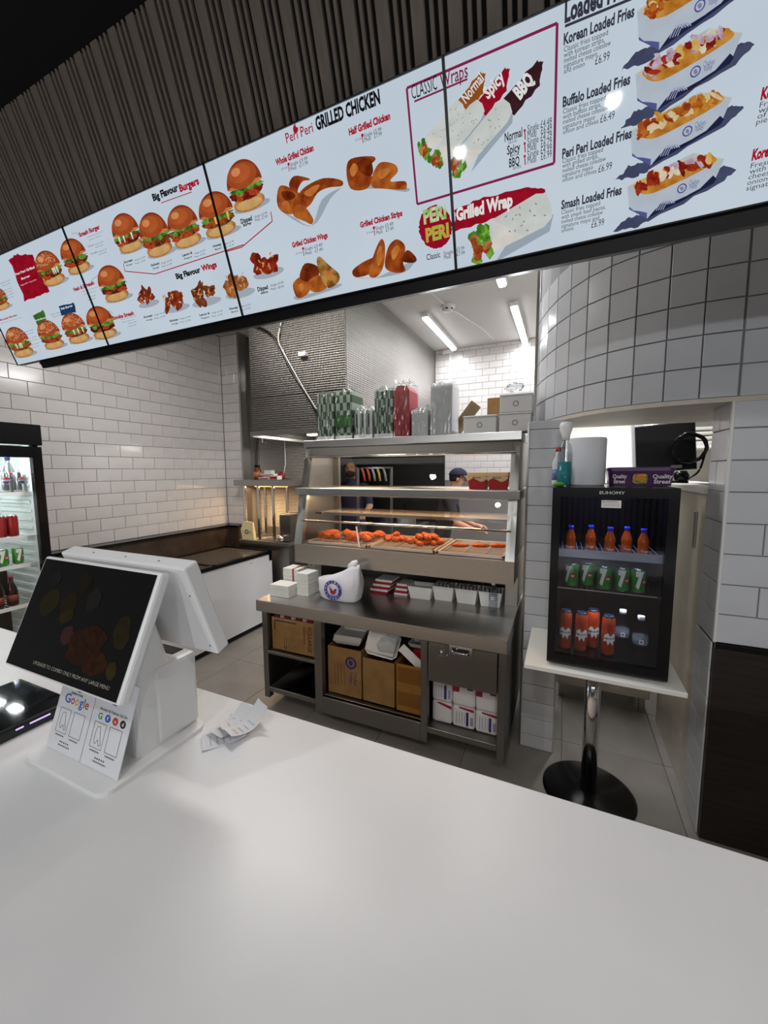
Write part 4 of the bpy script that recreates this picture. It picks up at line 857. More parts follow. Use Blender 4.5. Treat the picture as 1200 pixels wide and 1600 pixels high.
def band(F, u0, u1, v0, v1, m, n=8):
    for k in range(n): F.poly([(u0+(u1-u0)*k/n, v0), (u0+(u1-u0)*(k+1)/n, v0), (u0+(u1-u0)*(k+1)/n, v1), (u0+(u1-u0)*k/n, v1)], m, 0)
# silver cola can with a round mark
def disc(F, c, r, m0, m1, m2):
    F.poly(ell(*c, r, r, 20), m1, 0)
pc_ = make_can('cola_can', .033, .145, ALU, ALU, 'x', 'can', 'x'); F = Flat(UF)
F.poly(ell(0, .085, .026, .026, 20), PAPER, 0); wrapflat(.0334, F, 'round_mark', pc_)
F = Flat(UF); F.poly(ell(0, .09, .024, .019, 12, a0=0, a1=math.pi), RED, 0); F.poly(ell(0, .08, .024, .019, 12, a0=math.pi, a1=2*math.pi), NAVY, 0); text(UF, 'PEPSI', (-.019, .0815), (.019, .0815), INK, None, .007, 0, .03, into=F); wrapflat(.0337, F, 'printed_logo', pc_)
up_ = make_can('lime_can', .033, .125, mat('can_green', '2f7a2c', .3, .3, c2='47a035', nscale=20), ALU, 'x', 'can', 'x'); F = Flat(UF)
text(UF, '7', (-.03, .035), (.006, .035), PAPER, None, .07, 0, .09, into=F); F.poly(ell(.012, .062, .013, .015, 16), RED, 0); wrapflat(.0334, F, 'printed_logo', up_); F = Flat(UF); text(UF, 'up', (.003, .057), (.021, .057), PAPER, None, .013, 0, .03, into=F); wrapflat(.0337, F, 'printed_text', up_)
rd_ = make_can('red_can', .033, .16, mat('can_red', '9c1f1f', .3, .2, c2='7f1616', nscale=15), ALU, 'x', 'can', 'x')
mr_ = make_can('cherry_can', .031, .215, mat('can_cherry', '9a2418', .3, .2, c2='c0501e', nscale=18), mat('can_blue_top', '3a4560', .3, .8), 'x', 'can', 'x'); F = Flat(UF)
F.poly([(-.034, .075), (-.02, .085), (-.012, .06), (0, .08), (.01, .058), (.018, .085), (.034, .078), (.03, .112), (.014, .125), (0, .108), (-.014, .126), (-.03, .112)], PAPER, 0); wrapflat(.0313, F, 'white_splash', mr_); F = Flat(UF); text(UF, 'Mirinda', (-.027, .09), (.027, .094), mat('can_teal', '1f4f52', .4), None, .012, 0, .02, into=F); wrapflat(.0316, F, 'printed_text', mr_)
def finish(proto, items, grp):
    for i, (loc, rz, lab) in enumerate(items):
        o = proto if i == 0 else dup(proto)
        o.location = loc; o.rotation_euler = (0, 0, rz); o['label'] = lab; o['group'] = grp
FXC = BX1-.13
def fy(px, py): return onX(px, py, FXC).y
q90 = math.radians(90)
finish(pc_, [((FXC, fy(8, 765), SHZ[0]+.014), q90, 'silver cola can at the front of the left cooler top shelf'), ((FXC-.01, fy(31, 765), SHZ[0]+.014), q90+.4, 'silver cola can nearest the door post on the top cooler shelf')], 'silver cans in the tall cooler')
# tall cola bottle behind
for k, px in enumerate((0, 22)):
    p = V((FXC-.1, fy(px, 765)+.02, SHZ[0]+.001)); b = thing('cola_bottle', ['clear bottle with a round cola mark standing behind the silver cans', 'second clear cola bottle behind the silver cans, nearer the door post'][k], 'bottle', p, 0, 'cola bottles in the tall cooler')
    lathe('bottle', mat('grey_bottle', '9b9fa3', .15, .6), [(.033, 0), (.036, .01), (.036, .16), (.02, .21), (.014, .23), (.014, .25)], p, b, 18); lathe('cap', NAVY, [(.016, .25), (.016, .268)], p, b, 14)
    F = Flat(frame(p+V((.037, 0, .13)), Y3, Z3)); F.poly(ell(0, 0, .028, .028, 18), PAPER, 0); F.poly(ell(0, .004, .026, .022, 10, a0=0, a1=math.pi), RED, .0006); F.poly(ell(0, -.004, .026, .022, 10, a0=math.pi, a1=2*math.pi), NAVY, .0006); text(F.F, 'PEPSI', (-.02, -.003), (.02, -.003), INK, None, .007, .0008, .03, into=F); F.build('round_mark', b)
finish(rd_, [((FXC, fy(2, 835), SHZ[1]+.014), q90, 'red can on the second shelf of the tall cooler at the photo edge'), ((FXC, fy(21, 835), SHZ[1]+.014), q90, 'red can on the second cooler shelf nearest the door post')], 'red cans in the tall cooler')
finish(up_, [((FXC, fy(5, 880), SHZ[2]+.014), q90, 'green lemonade can at the photo edge in the tall cooler'), ((FXC, fy(29, 878), SHZ[2]+.014), q90+.3, 'green lemonade can in the tall cooler nearest the door post')], 'green cans in the tall cooler')
for k, (px, dy) in enumerate(((-3, 0), (21, .0), (9, -.1))):
    p = V((FXC+dy, fy(px, 945), SHZ[3]+.014)); b = thing('dark_bottle', ['dark brown bottle on the lowest visible cooler shelf at the photo edge', 'dark brown bottle on the lowest visible cooler shelf nearest the post', 'dark brown bottle standing behind two others low in the cooler'][k], 'bottle', p, 0, 'brown bottles in the tall cooler')
    lathe('bottle', mat('brown_bottle', '2a1712', .12), [(.03, 0), (.034, .01), (.034, .1), (.03, .13), (.014, .17), (.013, .2)], p, b, 16); lathe('label_band', mat('rust_label', '7a3622', .5), [(.0345, .03), (.0345, .08)], p, b, 16); lathe('cap', RED, [(.015, .2), (.015, .212)], p, b, 12)

# ================================================================== BENCH UNDER THE HOT CABINET
BN0, BN1, BNY, BNZ = -2.21, -.272, 2.375, .885
t = thing('steel_bench', 'stainless steel workbench with open bays and one drawer under the hot cabinet', 'workbench', ((BN0+BN1)/2, 2.85, 0))
box('worktop', STEEL, BN0, BN1, BNY, 3.46, BNZ-.09, BNZ, t, .004)
def post(x0, x1): box('post', STEELX, x0, x1, 2.39, 2.44, .075, BNZ-.09, t, .002)
for a, b in ((-2.165, -2.115), (-1.672, -1.605), (-.825, -.778), (-.325, -.278)): post(a, b)
PAN = mat('bench_panel', '3b3a39', .45, .9)
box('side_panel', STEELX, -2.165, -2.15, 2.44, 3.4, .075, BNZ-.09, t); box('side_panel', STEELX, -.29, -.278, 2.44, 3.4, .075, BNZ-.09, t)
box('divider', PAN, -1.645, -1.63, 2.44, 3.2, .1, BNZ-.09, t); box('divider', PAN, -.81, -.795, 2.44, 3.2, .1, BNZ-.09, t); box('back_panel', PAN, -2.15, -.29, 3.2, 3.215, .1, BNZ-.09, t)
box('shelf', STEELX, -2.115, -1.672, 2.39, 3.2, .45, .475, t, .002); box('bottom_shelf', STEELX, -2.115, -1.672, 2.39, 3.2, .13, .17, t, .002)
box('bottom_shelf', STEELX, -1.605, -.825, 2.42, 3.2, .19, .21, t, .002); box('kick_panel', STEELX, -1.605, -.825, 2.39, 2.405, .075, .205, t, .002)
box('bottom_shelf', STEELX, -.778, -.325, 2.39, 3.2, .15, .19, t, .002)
dr = box('drawer', STEELX, -.772, -.331, 2.385, 2.41, .522, BNZ-.095, t, .003)
hx = onY(720, 1016, 2.385)
hd = boxes('handle', CHROME, [(hx.x-.075, hx.x+.075, 2.375, 2.385, hx.z-.035, hx.z+.03)], dr, .003)
box('recess', BLACKM, hx.x-.055, hx.x+.055, 2.373, 2.376, hx.z-.025, hx.z+.012, dr); tube('grip', CHROME, [(hx.x-.05, 2.372, hx.z+.0), (hx.x-.045, 2.36, hx.z-.012), (hx.x+.045, 2.36, hx.z-.012), (hx.x+.05, 2.372, hx.z)], .006, dr)
for a, b in ((-1.9, 2.6), (-.55, 2.6), (-1.0, 2.9), (-1.9, 3.2), (-.55, 3.2), (-1.3, 2.6)): box('foot', STEELX, a-.02, a+.02, b-.02, b+.02, 0, .2 if a > -1.5 and a < -.7 else .14, t)

# --- contents of the bench bays
def carton(name, lab, x0, x1, y0, y1, z0, z1, m=CARD, flap=0, rz=0):
    c = thing(name, lab, 'cardboard box', ((x0+x1)/2, (y0+y1)/2, z0))
    th = .006
    boxes('carton_body', m, [(x0, x1, y0, y0+th, z0, z1), (x0, x1, y1-th, y1, z0, z1), (x0, x0+th, y0+th, y1-th, z0, z1), (x1-th, x1, y0+th, y1-th, z0, z1), (x0, x1, y0, y1, z0, z0+th)], c)
    return c
c = carton('printed_carton', 'brown cardboard box with bold sideways lettering on the upper left bench shelf', -2.1, -1.69, 2.43, 2.9, .476, .745)
CFm = frame((-2.1, 2.4295, .476), X3, Z3); F = Flat(CFm); R90 = frame((-2.1, 2.4295, .476), -Z3, X3)
for s, u_, v0_, h_ in (('FC3-LARGE', -.235, .345, .035), ('CHICKEN BOX', -.24, .305, .018)):
    text(R90, s, (u_, v0_), (u_+(.2 if 'FC3' in s else .15), v0_), INK, None, h_, .001, .01, into=F)
for a, b, w in (((.03, .17), (.03, .24), .009), ((.03, .245), (.24, .245), .009)): F.line(a, b, w, INK, .001)
for k in range(7): F.line((.12+k*.022, .03), (.12+k*.022, .12), .003, INK if k < 2 else mat('card_ink', '6b4e2c', .8), .001)
F.ring((.13, .03), .008, .012, INK, .001, 12); F.build('printed_text', c)
RS = mat('red_check', '8e2a34', .6, c2='c9b8b0', nscale=30)
for k in range(7):
    o = tag(box('flat_food_box', RS if k % 2 else mat('red_check2', '7a1f2a', .6), -2.08+k*.054, -2.08+k*.054+.045, 2.44, 2.86, .60, .762+.004*(k % 2), None, .004), '%s folded red checked food box in the lettered carton' % ['first', 'second', 'third', 'fourth', 'fifth', 'sixth', 'last'][k]+(' counted from the left'), 'food box', 'flat food boxes in the lettered carton')
c = carton('logo_carton', 'brown carton with a dark round logo in the middle bench bay', -1.595, -1.31, 2.46, 2.78, .211, .585)
F = Flat(frame((-1.595, 2.4595, .211), X3, Z3)); F.ring((.2, .27), .032, .047, NAVY, .001, 20); F.poly(ell(.2, .27, .018, .022, 10, .2), NAVY, .001)
R9 = frame((-1.595, 2.4595, .211), -Z3, X3); text(R9, 'Chicken', (-.21, .225), (-.10, .225), NAVY, None, .026, .001, into=F); text(R9, 'Valley', (-.2, .19), (-.11, .19), NAVY, None, .026, .001, into=F)
for k in range(4): F.line((.06+k*.028, .08), (.06+k*.028, .26), .004, mat('card_ink', '6b4e2c', .8), .001)
F.build('printed_logo', c)
carton('plain_carton', 'plain brown carton in the middle bench bay beside the logo carton', -1.295, -1.045, 2.46, 2.78, .211, .545)
c = carton('taped_carton', 'brown carton with shiny tape across its front in the middle bench bay', -1.025, -.835, 2.45, 2.78, .211, .56, CARDO)
boxes('tape', mat('brown_tape', '7d5118', .25), [(-1.015, -.845, 2.4475, 2.45, .43, .54), (-1.015, -.845, 2.4475, 2.45, .26, .36)], c)
def foodtray(name, lab, grp, x, y, z, w, d, h, m, rz=0, tilt=0, cat='food tray'):
    T = Matrix.Translation((x, y, z)) @ Matrix.Rotation(rz, 4, 'Z') @ Matrix.Rotation(tilt, 4, 'X')
    bm = bmesh.new(); k = .8
    def rg(w, d, z): return [bm.verts.new(T @ V(p)) for p in ((-w/2, -d/2, z), (w/2, -d/2, z), (w/2, d/2, z), (-w/2, d/2, z))]
    A = rg(w*k, d*k, 0); B = rg(w, d, h); C = rg(w*.97, d*.97, h); D = rg(w*k*.97, d*k*.97, .003)
    bm.faces.new(A[::-1]); bm.faces.new(D)
    for a, b in ((A, B), (B, C), (C, D)):
        for i in range(4): bm.faces.new([a[i], a[(i+1) % 4], b[(i+1) % 4], b[i]])
    return tag(bmobj(name, bm, m), lab, cat, grp)
for k in range(4): foodtray('foam_tray', ['lowest', 'second lowest', 'second highest', 'topmost'][k]+' white tray of the tilted stack on the logo carton', 'white trays on the logo carton', -1.47+.004*k, 2.6, .59+k*.014, .23, .17, .035, FOAM, .1, .12)
# clear bag of white tubs on the cartons
b = thing('bag_of_tubs', 'clear plastic bag of white tubs resting on the cartons in the middle bay', 'bag', (-1.17, 2.6, .56))
for k in range(3): bm = bmesh.new(); bxv(bm, -.12, .12, -.055+k*.05, -.01+k*.05, -.1, .1, .03, 0, Matrix.Translation((-1.17, 2.55, .65)) @ Matrix.Rotation(.35, 4, 'Z') @ Matrix.Rotation(.25, 4, 'Y')); bmobj('tub', bm, FOAM, b)
w = blobmesh('film', FILM, .16, .13, .1, .16, 2.4, 3, 4, None); w.location = (-1.16, 2.6, .552); w.parent = b; w.matrix_parent_inverse = wm(b).inverted()
o = tag(box('paper_leaflet', PAPER, -.1, .1, -.004, .004, -.03, .03, None, .002, Matrix.Translation((-.93, 2.5, .6)) @ Matrix.Rotation(.65, 4, 'Y') @ Matrix.Rotation(-.3, 4, 'X')), 'white leaflet slanting out of the taped carton', 'leaflet')
tag(box('red_white_box', RED, -.94, -.84, 2.56, 2.7, .5, .625, None, .004), 'red and white food box standing inside the taped carton', 'food box'); 
foodtray('foam_tray', 'white tray lying on top of the taped carton', 'white trays on the logo carton', -.91, 2.64, .63, .16, .12, .03, FOAM)
# napkin packs
NP = mat('napkin_wrap', 'dadadd', .3, coat=.4)
PINK = mat('crimson_print', '9c1c40', .4)
def napkinpack(x0, x1, z0, z1, kind, lab):
    c = thing('napkin_bale', lab, 'napkins', ((x0+x1)/2, 2.6, z0), 0, 'wrapped napkins in the lower right bay')
    bm = bmesh.new(); bxv(bm, x0, x1, 2.47, 2.8, z0, z1, .018, 0, None, 2); bmobj('pack', bm, NP, c)
    F = Flat(frame((x0, 2.469, z0), X3, Z3)); w = x1-x0; h = z1-z0
    if kind == 1:
        for k in range(5): F.line((.03+k*.018, h*.2), (.03+k*.018, h*.75), .004, mat('pale_blue_ink', '8f93b5', .6), .0006)
        F.poly([(w*.62, h*.15), (w*.72, h*.15), (w*.72, h*.8), (w*.62, h*.8)], NAVY, .0006); F.poly([(w*.8, h*.2), (w*.92, h*.2), (w*.92, h*.6), (w*.8, h*.6)], mat('pale_blue_ink', '8f93b5', .6), .0006); F.poly([(w*.3, h*.93), (w*.95, h*.84), (w*.95, h*.97), (w*.3, h)], PINK, .0006)
    elif kind == 2:
        F.poly([(w*.02, h*.62), (w*.3, h*.62), (w*.33, h), (w*.05, h)], PINK, .0006); F.poly([(w*.65, h*.78), (w*.9, h*.78), (w*.9, h), (w*.65, h)], NAVY, .0006)
    else: F.poly([(w*.2, h*.95), (w*.98, h*.75), (w*.98, h*.9), (w*.4, h)], PINK, .0006)
    F.build('printed_band', c)
for i, (a, b) in enumerate(((-.77, -.63), (-.628, -.477), (-.475, -.332))):
    napkinpack(a, b, .192, .34, (3, 1, 1)[i], ['lower left', 'lower middle', 'lower right'][i]+' wrapped napkin pack in the bay under the drawer')
    napkinpack(a, b, .342, .5, (1, 2, 2)[i], ['upper left', 'upper middle', 'upper right'][i]+' wrapped napkin pack in the bay under the drawer')
n_ = 10; vs = []; fs = []
for i in range(n_+1):
    for k in range(n_+1): vs.append((hx.x-.14+.13*k/n_+.015*noise.noise(V((i*.7, k*.5, 1))), 2.352+.018*noise.noise(V((i*.6, k*.7, 3))), hx.z+.03-(.1-.06*k/n_)*i/n_))
for i in range(n_):
    for k in range(n_): q = i*(n_+1)+k; fs.append([q, q+1, q+n_+2, q+n_+1])
tag(obj('plastic_scrap', vs, fs, FILM), 'scrap of clear plastic hanging from the drawer handle', 'plastic')

# --- on the bench top
def napblock(name, lab, x0, x1, y0, y1, z0, z1, red=False):
    c = thing(name, lab, 'napkins', ((x0+x1)/2, (y0+y1)/2, z0)); n = 6
    for k in range(n): box('napkin_layer', FOAM, x0+.001*(k % 2), x1-.001*(k % 3), y0+.001*(k % 2), y1, z0+(z1-z0)*k/n+.0006, z0+(z1-z0)*(k+1)/n-.0006, c, .002)
    if red: boxes('red_band', RED, [((x0+x1)/2+.02, (x0+x1)/2+.035, y0-.0015, y0, z0, z1), ((x0+x1)/2+.02, (x0+x1)/2+.035, y0, y1, z1, z1+.0015)], c)
napblock('napkin_stack', 'low white stack of napkins at the left end of the bench', -2.17, -1.98, 2.5, 2.64, BNZ+.001, BNZ+.1)
napblock('napkin_stack', 'taller white napkin stack with a red band behind the low one', -2.16, -2.0, 2.66, 2.8, BNZ+.001, BNZ+.2, True)
napblock('napkin_stack', 'narrow white napkin stack at the right of the banded one', -1.975, -1.86, 2.6, 2.76, BNZ+.001, BNZ+.19)
foodtray('foam_tray', 'white tray holding a yellow cloth behind the carrier bag', 'white trays under the hot cabinet', -1.76, 2.88, BNZ+.001, .2, .14, .1, FOAM)
o = tag(blobmesh('yellow_cloth', mat('yellow_cloth', 'c9b31f', .8), .08, .05, .03, .3, 2, 3, 2), 'crumpled yellow cloth lying in the white tray behind the bag', 'cloth'); o.location = (-1.77, 2.88, BNZ+.07)
# carrier bag
b = thing('carrier_bag', 'white plastic carrier bag with a blue round logo on the bench', 'bag', (-1.58, 2.68, BNZ))
bm = bmesh.new(); rings = []; from mathutils import noise
NB = 36
def bagring(z, w, d, cx, cy, wob, sl=0):
    out = []
    for k in range(NB):
        a = 2*math.pi*k/NB; cx_ = math.copysign(abs(math.cos(a))**.55, math.cos(a)); sy = math.copysign(abs(math.sin(a))**.55, math.sin(a)); n = 1+wob*noise.noise(V((math.cos(a)*2.5, math.sin(a)*2.5, z*14)))
        out.append((cx+w/2*cx_*n, cy+d/2*sy*n, z+sl*cx_*w/2))
    return out
BX, BY = -1.585, 2.66
for z, w, d, wob, sl, dx in ((0, .30, .13, .03, 0, 0), (.02, .335, .16, .07, 0, 0), (.08, .36, .17, .1, 0, -.005), (.15, .37, .15, .12, .0, 0), (.19, .36, .11, .16, .12, .0), (.215, .32, .07, .22, .3, .01), (.235, .27, .04, .35, .45, .025)):
    rings.append([(p[0], p[1], max(p[2], BNZ+.001)) for p in bagring(BNZ+z, w, d, BX+dx, BY, wob, sl)])
loft(bm, rings); bmobj('bag_body', bm, mat('bag_white', 'dcdbe2', .4, spec=.4), b, True)
bm = bmesh.new(); loft(bm, [[(BX+.06, BY-.02, BNZ+.2), (BX+.15, BY-.02, BNZ+.24), (BX+.15, BY+.02, BNZ+.24), (BX+.06, BY+.02, BNZ+.2)], [(BX+.07, BY-.01, BNZ+.29), (BX+.15, BY-.015, BNZ+.31), (BX+.15, BY+.01, BNZ+.31), (BX+.07, BY+.01, BNZ+.29)], [(BX+.1, BY-.0, BNZ+.32), (BX+.14, BY-.0, BNZ+.33), (BX+.14, BY+.008, BNZ+.33), (BX+.1, BY+.008, BNZ+.32)]]); bmobj('bag_handle', bm, mat('bag_white', '', 0), b, True)
F = Flat(frame((BX-.02, BY-.098, BNZ+.098), X3, Z3)); BLU = mat('bag_blue', '33359a', .5)
F.ring((0, 0), .053, .078, BLU, 0, 28)
for k in range(13):
    a = math.radians(20+k*25); s = 'CHICKENVALLEY'[k]; c0 = V((.066*math.cos(a), .066*math.sin(a))); tt = V((math.sin(a), -math.cos(a)))*.008; text(F.F, s, c0-tt-V((math.cos(a), math.sin(a)))*.006, c0+tt-V((math.cos(a), math.sin(a)))*.006, PAPER, None, .012, .001, .02, into=F)
F.poly(smooth2([(-.03, .03), (-.012, .01), (.005, -.005), (.03, .012), (.025, -.02), (.0, -.032), (-.02, -.022), (-.025, 0)]), mat('bag_red', 'a02538', .5), .001); F.poly(smooth2([(.012, .005), (.034, .016), (.03, -.004)]), BLU, .0015); F.poly([(-.03, -.036), (.03, -.036), (.024, -.044), (-.024, -.044)], mat('pale_blue_ink', '8f93b5', .6), .001)
F.build('printed_logo', b)
# red and white folded cartons, white trays with sachets, water bottle
for k in range(6): tag(box('folded_food_box', [RED, PAPER][k % 2], -1.46+.012*k, -1.30+.01*k, 2.9, 3.06, BNZ+.001+k*.021, BNZ+.02+k*.021, None, .002), ['lowest', 'second', 'third', 'fourth', 'fifth', 'topmost'][k]+' folded red and white box of the left stack under the cabinet', 'food box', 'folded boxes under the hot cabinet')
for k in range(5): tag(box('folded_food_box', [PAPER, RED][k % 2], -1.245+.006*k, -1.13, 2.93, 3.08, BNZ+.001+k*.02, BNZ+.019+k*.02, None, .002), ['lowest', 'second', 'third', 'fourth', 'topmost'][k]+' folded red and white box of the right stack under the cabinet', 'food box', 'folded boxes under the hot cabinet')
foodtray('sachet_tray', 'white boat-shaped tray between the folded boxes and sachet trays', 'white trays under the hot cabinet', -1.01, 2.97, BNZ+.001, .2, .16, .1, FOAM)
for k, x in enumerate((-.83, -.65, -.47)):
    foodtray('sachet_tray', ['left', 'middle', 'right'][k]+' white tray of grey sachets under the hot cabinet', 'white trays under the hot cabinet', x-.0, 3.0, BNZ+.001, .17, .15, .115, FOAM)
    for q in range(9):
        xx = x-.055+.0137*q; o = tag(box('sauce_sachet', mat('sachet_%d' % (q % 3), ['b5b2b4', 'c4b4aa', '9a9ba2'][q % 3], .35), -.004, .004, -.045, .045, 0, .075, None, .0015, Matrix.Translation((xx, 3.0, BNZ+.055)) @ Matrix.Rotation(.15*math.sin(q*1.7), 4, 'Y')), 'grey sauce sachet packed in the %s sachet tray' % ['left', 'middle', 'right'][k], 'sachet', 'sachets in the %s tray' % ['left', 'middle', 'right'][k])
CLEAR = glassmat('clear_pet', (228, 234, 236), 1.5, .03)
def water_bottle(p, lab, grp=None, s=1):
    b = thing('water_bottle', lab, 'bottle', p, 0, grp)
    lathe('bottle', CLEAR, [(.026*s, 0), (.031*s, .008*s), (.031*s, .05*s), (.0285*s, .056*s), (.031*s, .062*s), (.031*s, .13*s), (.026*s, .155*s), (.013*s, .18*s), (.0125*s, .2*s)], p, b, 20); lathe('cap', mat('clear_cap', 'cfd3d6', .4), [(.0145*s, .195*s), (.0145*s, .212*s)], p, b, 16); lathe('label_band', mat('water_label', 'aab2be', .4, alpha=.25), [(.0313*s, .085*s), (.0313*s, .12*s)], p, b, 20)
    F = Flat(frame(V(p)+V((0, -.0325*s, .1*s)), X3, Z3)); F.poly([(-.009*s, -.009*s), (.009*s, -.009*s), (.009*s, .011*s), (-.009*s, .011*s)], PAPER, 0); F.poly(ell(0, .001*s, .005*s, .005*s, 10), NAVY, .0005); F.build('printed_label', b)
    return b
water_bottle((-.437, 2.86, BNZ+.001), 'clear water bottle standing at the right end of the bench')

# ================================================================== HOT CABINET
HX0, HX1, HZ0 = -2.09, -.285, 1.125
def yf(z): return 2.74 if z < 1.285 else 2.74+(z-1.285)*.23 if z < 1.72 else 2.86+(z-1.76)*.25   # sloping front
t = thing('hot_cabinet', 'tall two-tier stainless hot food cabinet with a sloping glass front on the bench', 'hot cabinet', ((HX0+HX1)/2, 3.1, BNZ))
box('support', STEEL, HX0, HX0+.08, 3.02, 3.42, BNZ+.001, HZ0, t); box('support', STEEL, HX1-.09, HX1, 3.02, 3.42, BNZ+.001, HZ0, t)
box('back_upstand', STEELX, HX0+.08, HX1-.09, 3.36, 3.38, BNZ+.001, HZ0, t)
prism('base', STEEL, [(2.74, HZ0), (3.45, HZ0), (3.45, 1.27), (2.74, 1.285)], HX0, HX1, 'x', t)
for x0, x1 in ((HX0, HX0+.075), (HX1-.06, HX1)):
    prism('corner_post', STEEL, [(yf(1.286)-.004, 1.286), (yf(1.286)+.04, 1.286), (yf(1.7)+.04, 1.7), (yf(1.7)-.004, 1.7)], x0, x1, 'x', t)
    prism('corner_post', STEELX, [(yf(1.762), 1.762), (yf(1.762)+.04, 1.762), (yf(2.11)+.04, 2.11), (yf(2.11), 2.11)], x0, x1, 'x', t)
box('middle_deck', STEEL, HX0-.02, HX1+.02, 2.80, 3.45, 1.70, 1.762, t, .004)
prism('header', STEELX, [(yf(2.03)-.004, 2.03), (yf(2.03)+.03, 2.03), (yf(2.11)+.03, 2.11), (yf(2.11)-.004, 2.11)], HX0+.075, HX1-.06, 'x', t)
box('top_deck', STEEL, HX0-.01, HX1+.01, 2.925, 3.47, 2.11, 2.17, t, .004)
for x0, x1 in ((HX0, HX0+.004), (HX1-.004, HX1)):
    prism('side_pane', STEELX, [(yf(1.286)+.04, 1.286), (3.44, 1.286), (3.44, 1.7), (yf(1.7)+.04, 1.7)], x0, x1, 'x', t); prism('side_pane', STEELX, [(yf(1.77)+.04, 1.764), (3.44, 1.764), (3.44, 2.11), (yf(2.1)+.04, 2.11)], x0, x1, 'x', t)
boxes('back_post', STEELX, [(HX0+.004, HX0+.05, 3.41, 3.45, 1.286, 2.11), (HX1-.05, HX1-.004, 3.41, 3.45, 1.286, 2.11)], t)
def pane(z0, z1, x0, x1): return prism('front_pane', GLASS, [(yf(z0)+.006, z0), (yf(z0)+.011, z0), (yf(z1)+.011, z1), (yf(z1)+.006, z1)], x0, x1, 'x', t)
xm = (HX0+HX1)/2-.12
pane(1.288, 1.478, HX0+.075, HX1-.06); pane(1.492, 1.70, HX0+.075, HX1-.06); pane(1.764, 2.03, HX0+.075, HX1-.06)
tube('glass_rail', CHROME, [(HX0+.05, yf(1.485), 1.485), (HX1-.03, yf(1.485), 1.485)], .009, t); tube('glass_rail', CHROME, [(HX0+.05, yf(2.03)-.01, 2.025), (HX1-.03, yf(2.03)-.01, 2.025)], .009, t)
ws = prism('warming_shelf', mat('shelf_glass', '8d867c', .15, .6, alpha=.45, spec=.8), [(2.95, 1.528), (3.42, 1.528), (3.42, 1.538), (2.95, 1.538)], HX0+.08, HX1-.065, 'x', t)
box('shelf_edge', CHROME, HX0+.08, HX1-.065, 2.945, 2.951, 1.522, 1.545, ws)
GLOW = mat('heater_glow', 'ffb25e', .5, emit=5)
for z, y in ((1.69, 3.12), (2.098, 3.16)):
    box('heat_lamp', GLOW, HX0+.2, HX1-.2, y-.012, y+.012, z-.008, z, t)
area('cabinet_heat_lamp', (xm+.12, 3.1, 1.675), (xm+.12, 3.05, 1.2), 1.5, .1, 26, WARM); area('cabinet_heat_lamp', (xm+.12, 3.14, 2.08), (xm+.12, 3.1, 1.7), 1.5, .1, 14, WARM)
# oven trays with wire racks and fried chicken
TZ = 1.29
TRM = mat('tray_aluminium', 'd6ccc2', .42, .65); TX = [(-2.0, -1.42), (-1.40, -.86), (-.84, -.36)]
for i, (x0, x1) in enumerate(TX):
    r = thing('oven_tray', ['left oven tray with large chicken pieces in the hot cabinet', 'middle oven tray heaped with chicken wings in the hot cabinet', 'right oven tray with three lone strips in the hot cabinet'][i], 'tray', ((x0+x1)/2, 3.08, TZ), 0, 'oven trays in the hot cabinet')
    y0, y1 = 2.79, 3.37
    boxes('pan', TRM, [(x0, x1, y0, y1, TZ-.002, TZ+.001), (x0, x0+.012, y0, y1, TZ+.001, TZ+.018), (x1-.012, x1, y0, y1, TZ+.001, TZ+.018), (x0, x1, y0, y0+.012, TZ+.001, TZ+.018), (x0, x1, y1-.012, y1, TZ+.001, TZ+.018)], r)
    o = boxes('wire_rack', CHROME, [(x0+.015, x1-.015, y0+.02+k*.018, y0+.0225+k*.018, TZ+.014, TZ+.017) for k in range(30)]+[(x0+.05+k*.15, x0+.054+k*.15, y0+.015, y1-.015, TZ+.011, TZ+.014) for k in range(4) if x0+.054+k*.15 < x1-.02], r); o['kind'] = 'stuff'
FRY = mat('fried_coating', 'c96224', .55, c2='9c3f12', nscale=55, bump=.9, bscale=90)
protos = []
for k, (rx, ry, rz, am) in enumerate(((.066, .044, .034, .3), (.085, .048, .036, .35), (.044, .032, .027, .35), (.075, .03, .02, .3), (.039, .03, .025, .4))):
    protos.append(blobmesh('fried_chicken_piece', FRY, rx, ry, rz, am, 2.6, 3, 20+k))
used = set()
def chick(k, x, y, dz, rz, lab, grp):
    o = protos[k] if k not in used else protos[k].copy()
    if k in used: COL.objects.link(o)
    used.add(k); zs = [v.co.z for v in o.data.vertices]
    o.location = (x, y+.07, TZ+.018+dz*.88); o.rotation_euler = (0, 0, rz); o.scale = (.88, .88, .88); tag(o, lab, 'chicken', grp)
rn = random.Random(9)
for i, (x, y, k) in enumerate(((-1.92, 2.87, 1), (-1.79, 2.86, 0), (-1.92, 3.0, 1), (-1.80, 3.08, 0), (-1.70, 2.98, 1), (-1.61, 2.84, 1), (-1.49, 2.86, 0), (-1.56, 2.98, 1), (-1.49, 3.1, 0))):
    chick(k, x, y, 0, rn.random()*6, ['large fried chicken piece nearest the left glass edge', 'fried chicken piece second from the left glass edge', 'fried chicken piece behind the leftmost ones', 'fried piece beside the tray middle at its back', 'single large fried piece at the left tray middle', 'front drumstick piece at the right of the left tray', 'fried piece touching the front drumstick on the left tray', 'large fried piece behind the front drumstick', 'rearmost fried piece at the right of the left tray'][i], 'large fried pieces on the left tray')
def hexspots(R_, sp): return [(sp*(i+.5*(j % 2)), sp*.87*j) for j in range(-4, 5) for i in range(-4, 5) if math.hypot(sp*(i+.5*(j % 2)), sp*.87*j*1.1) < R_]
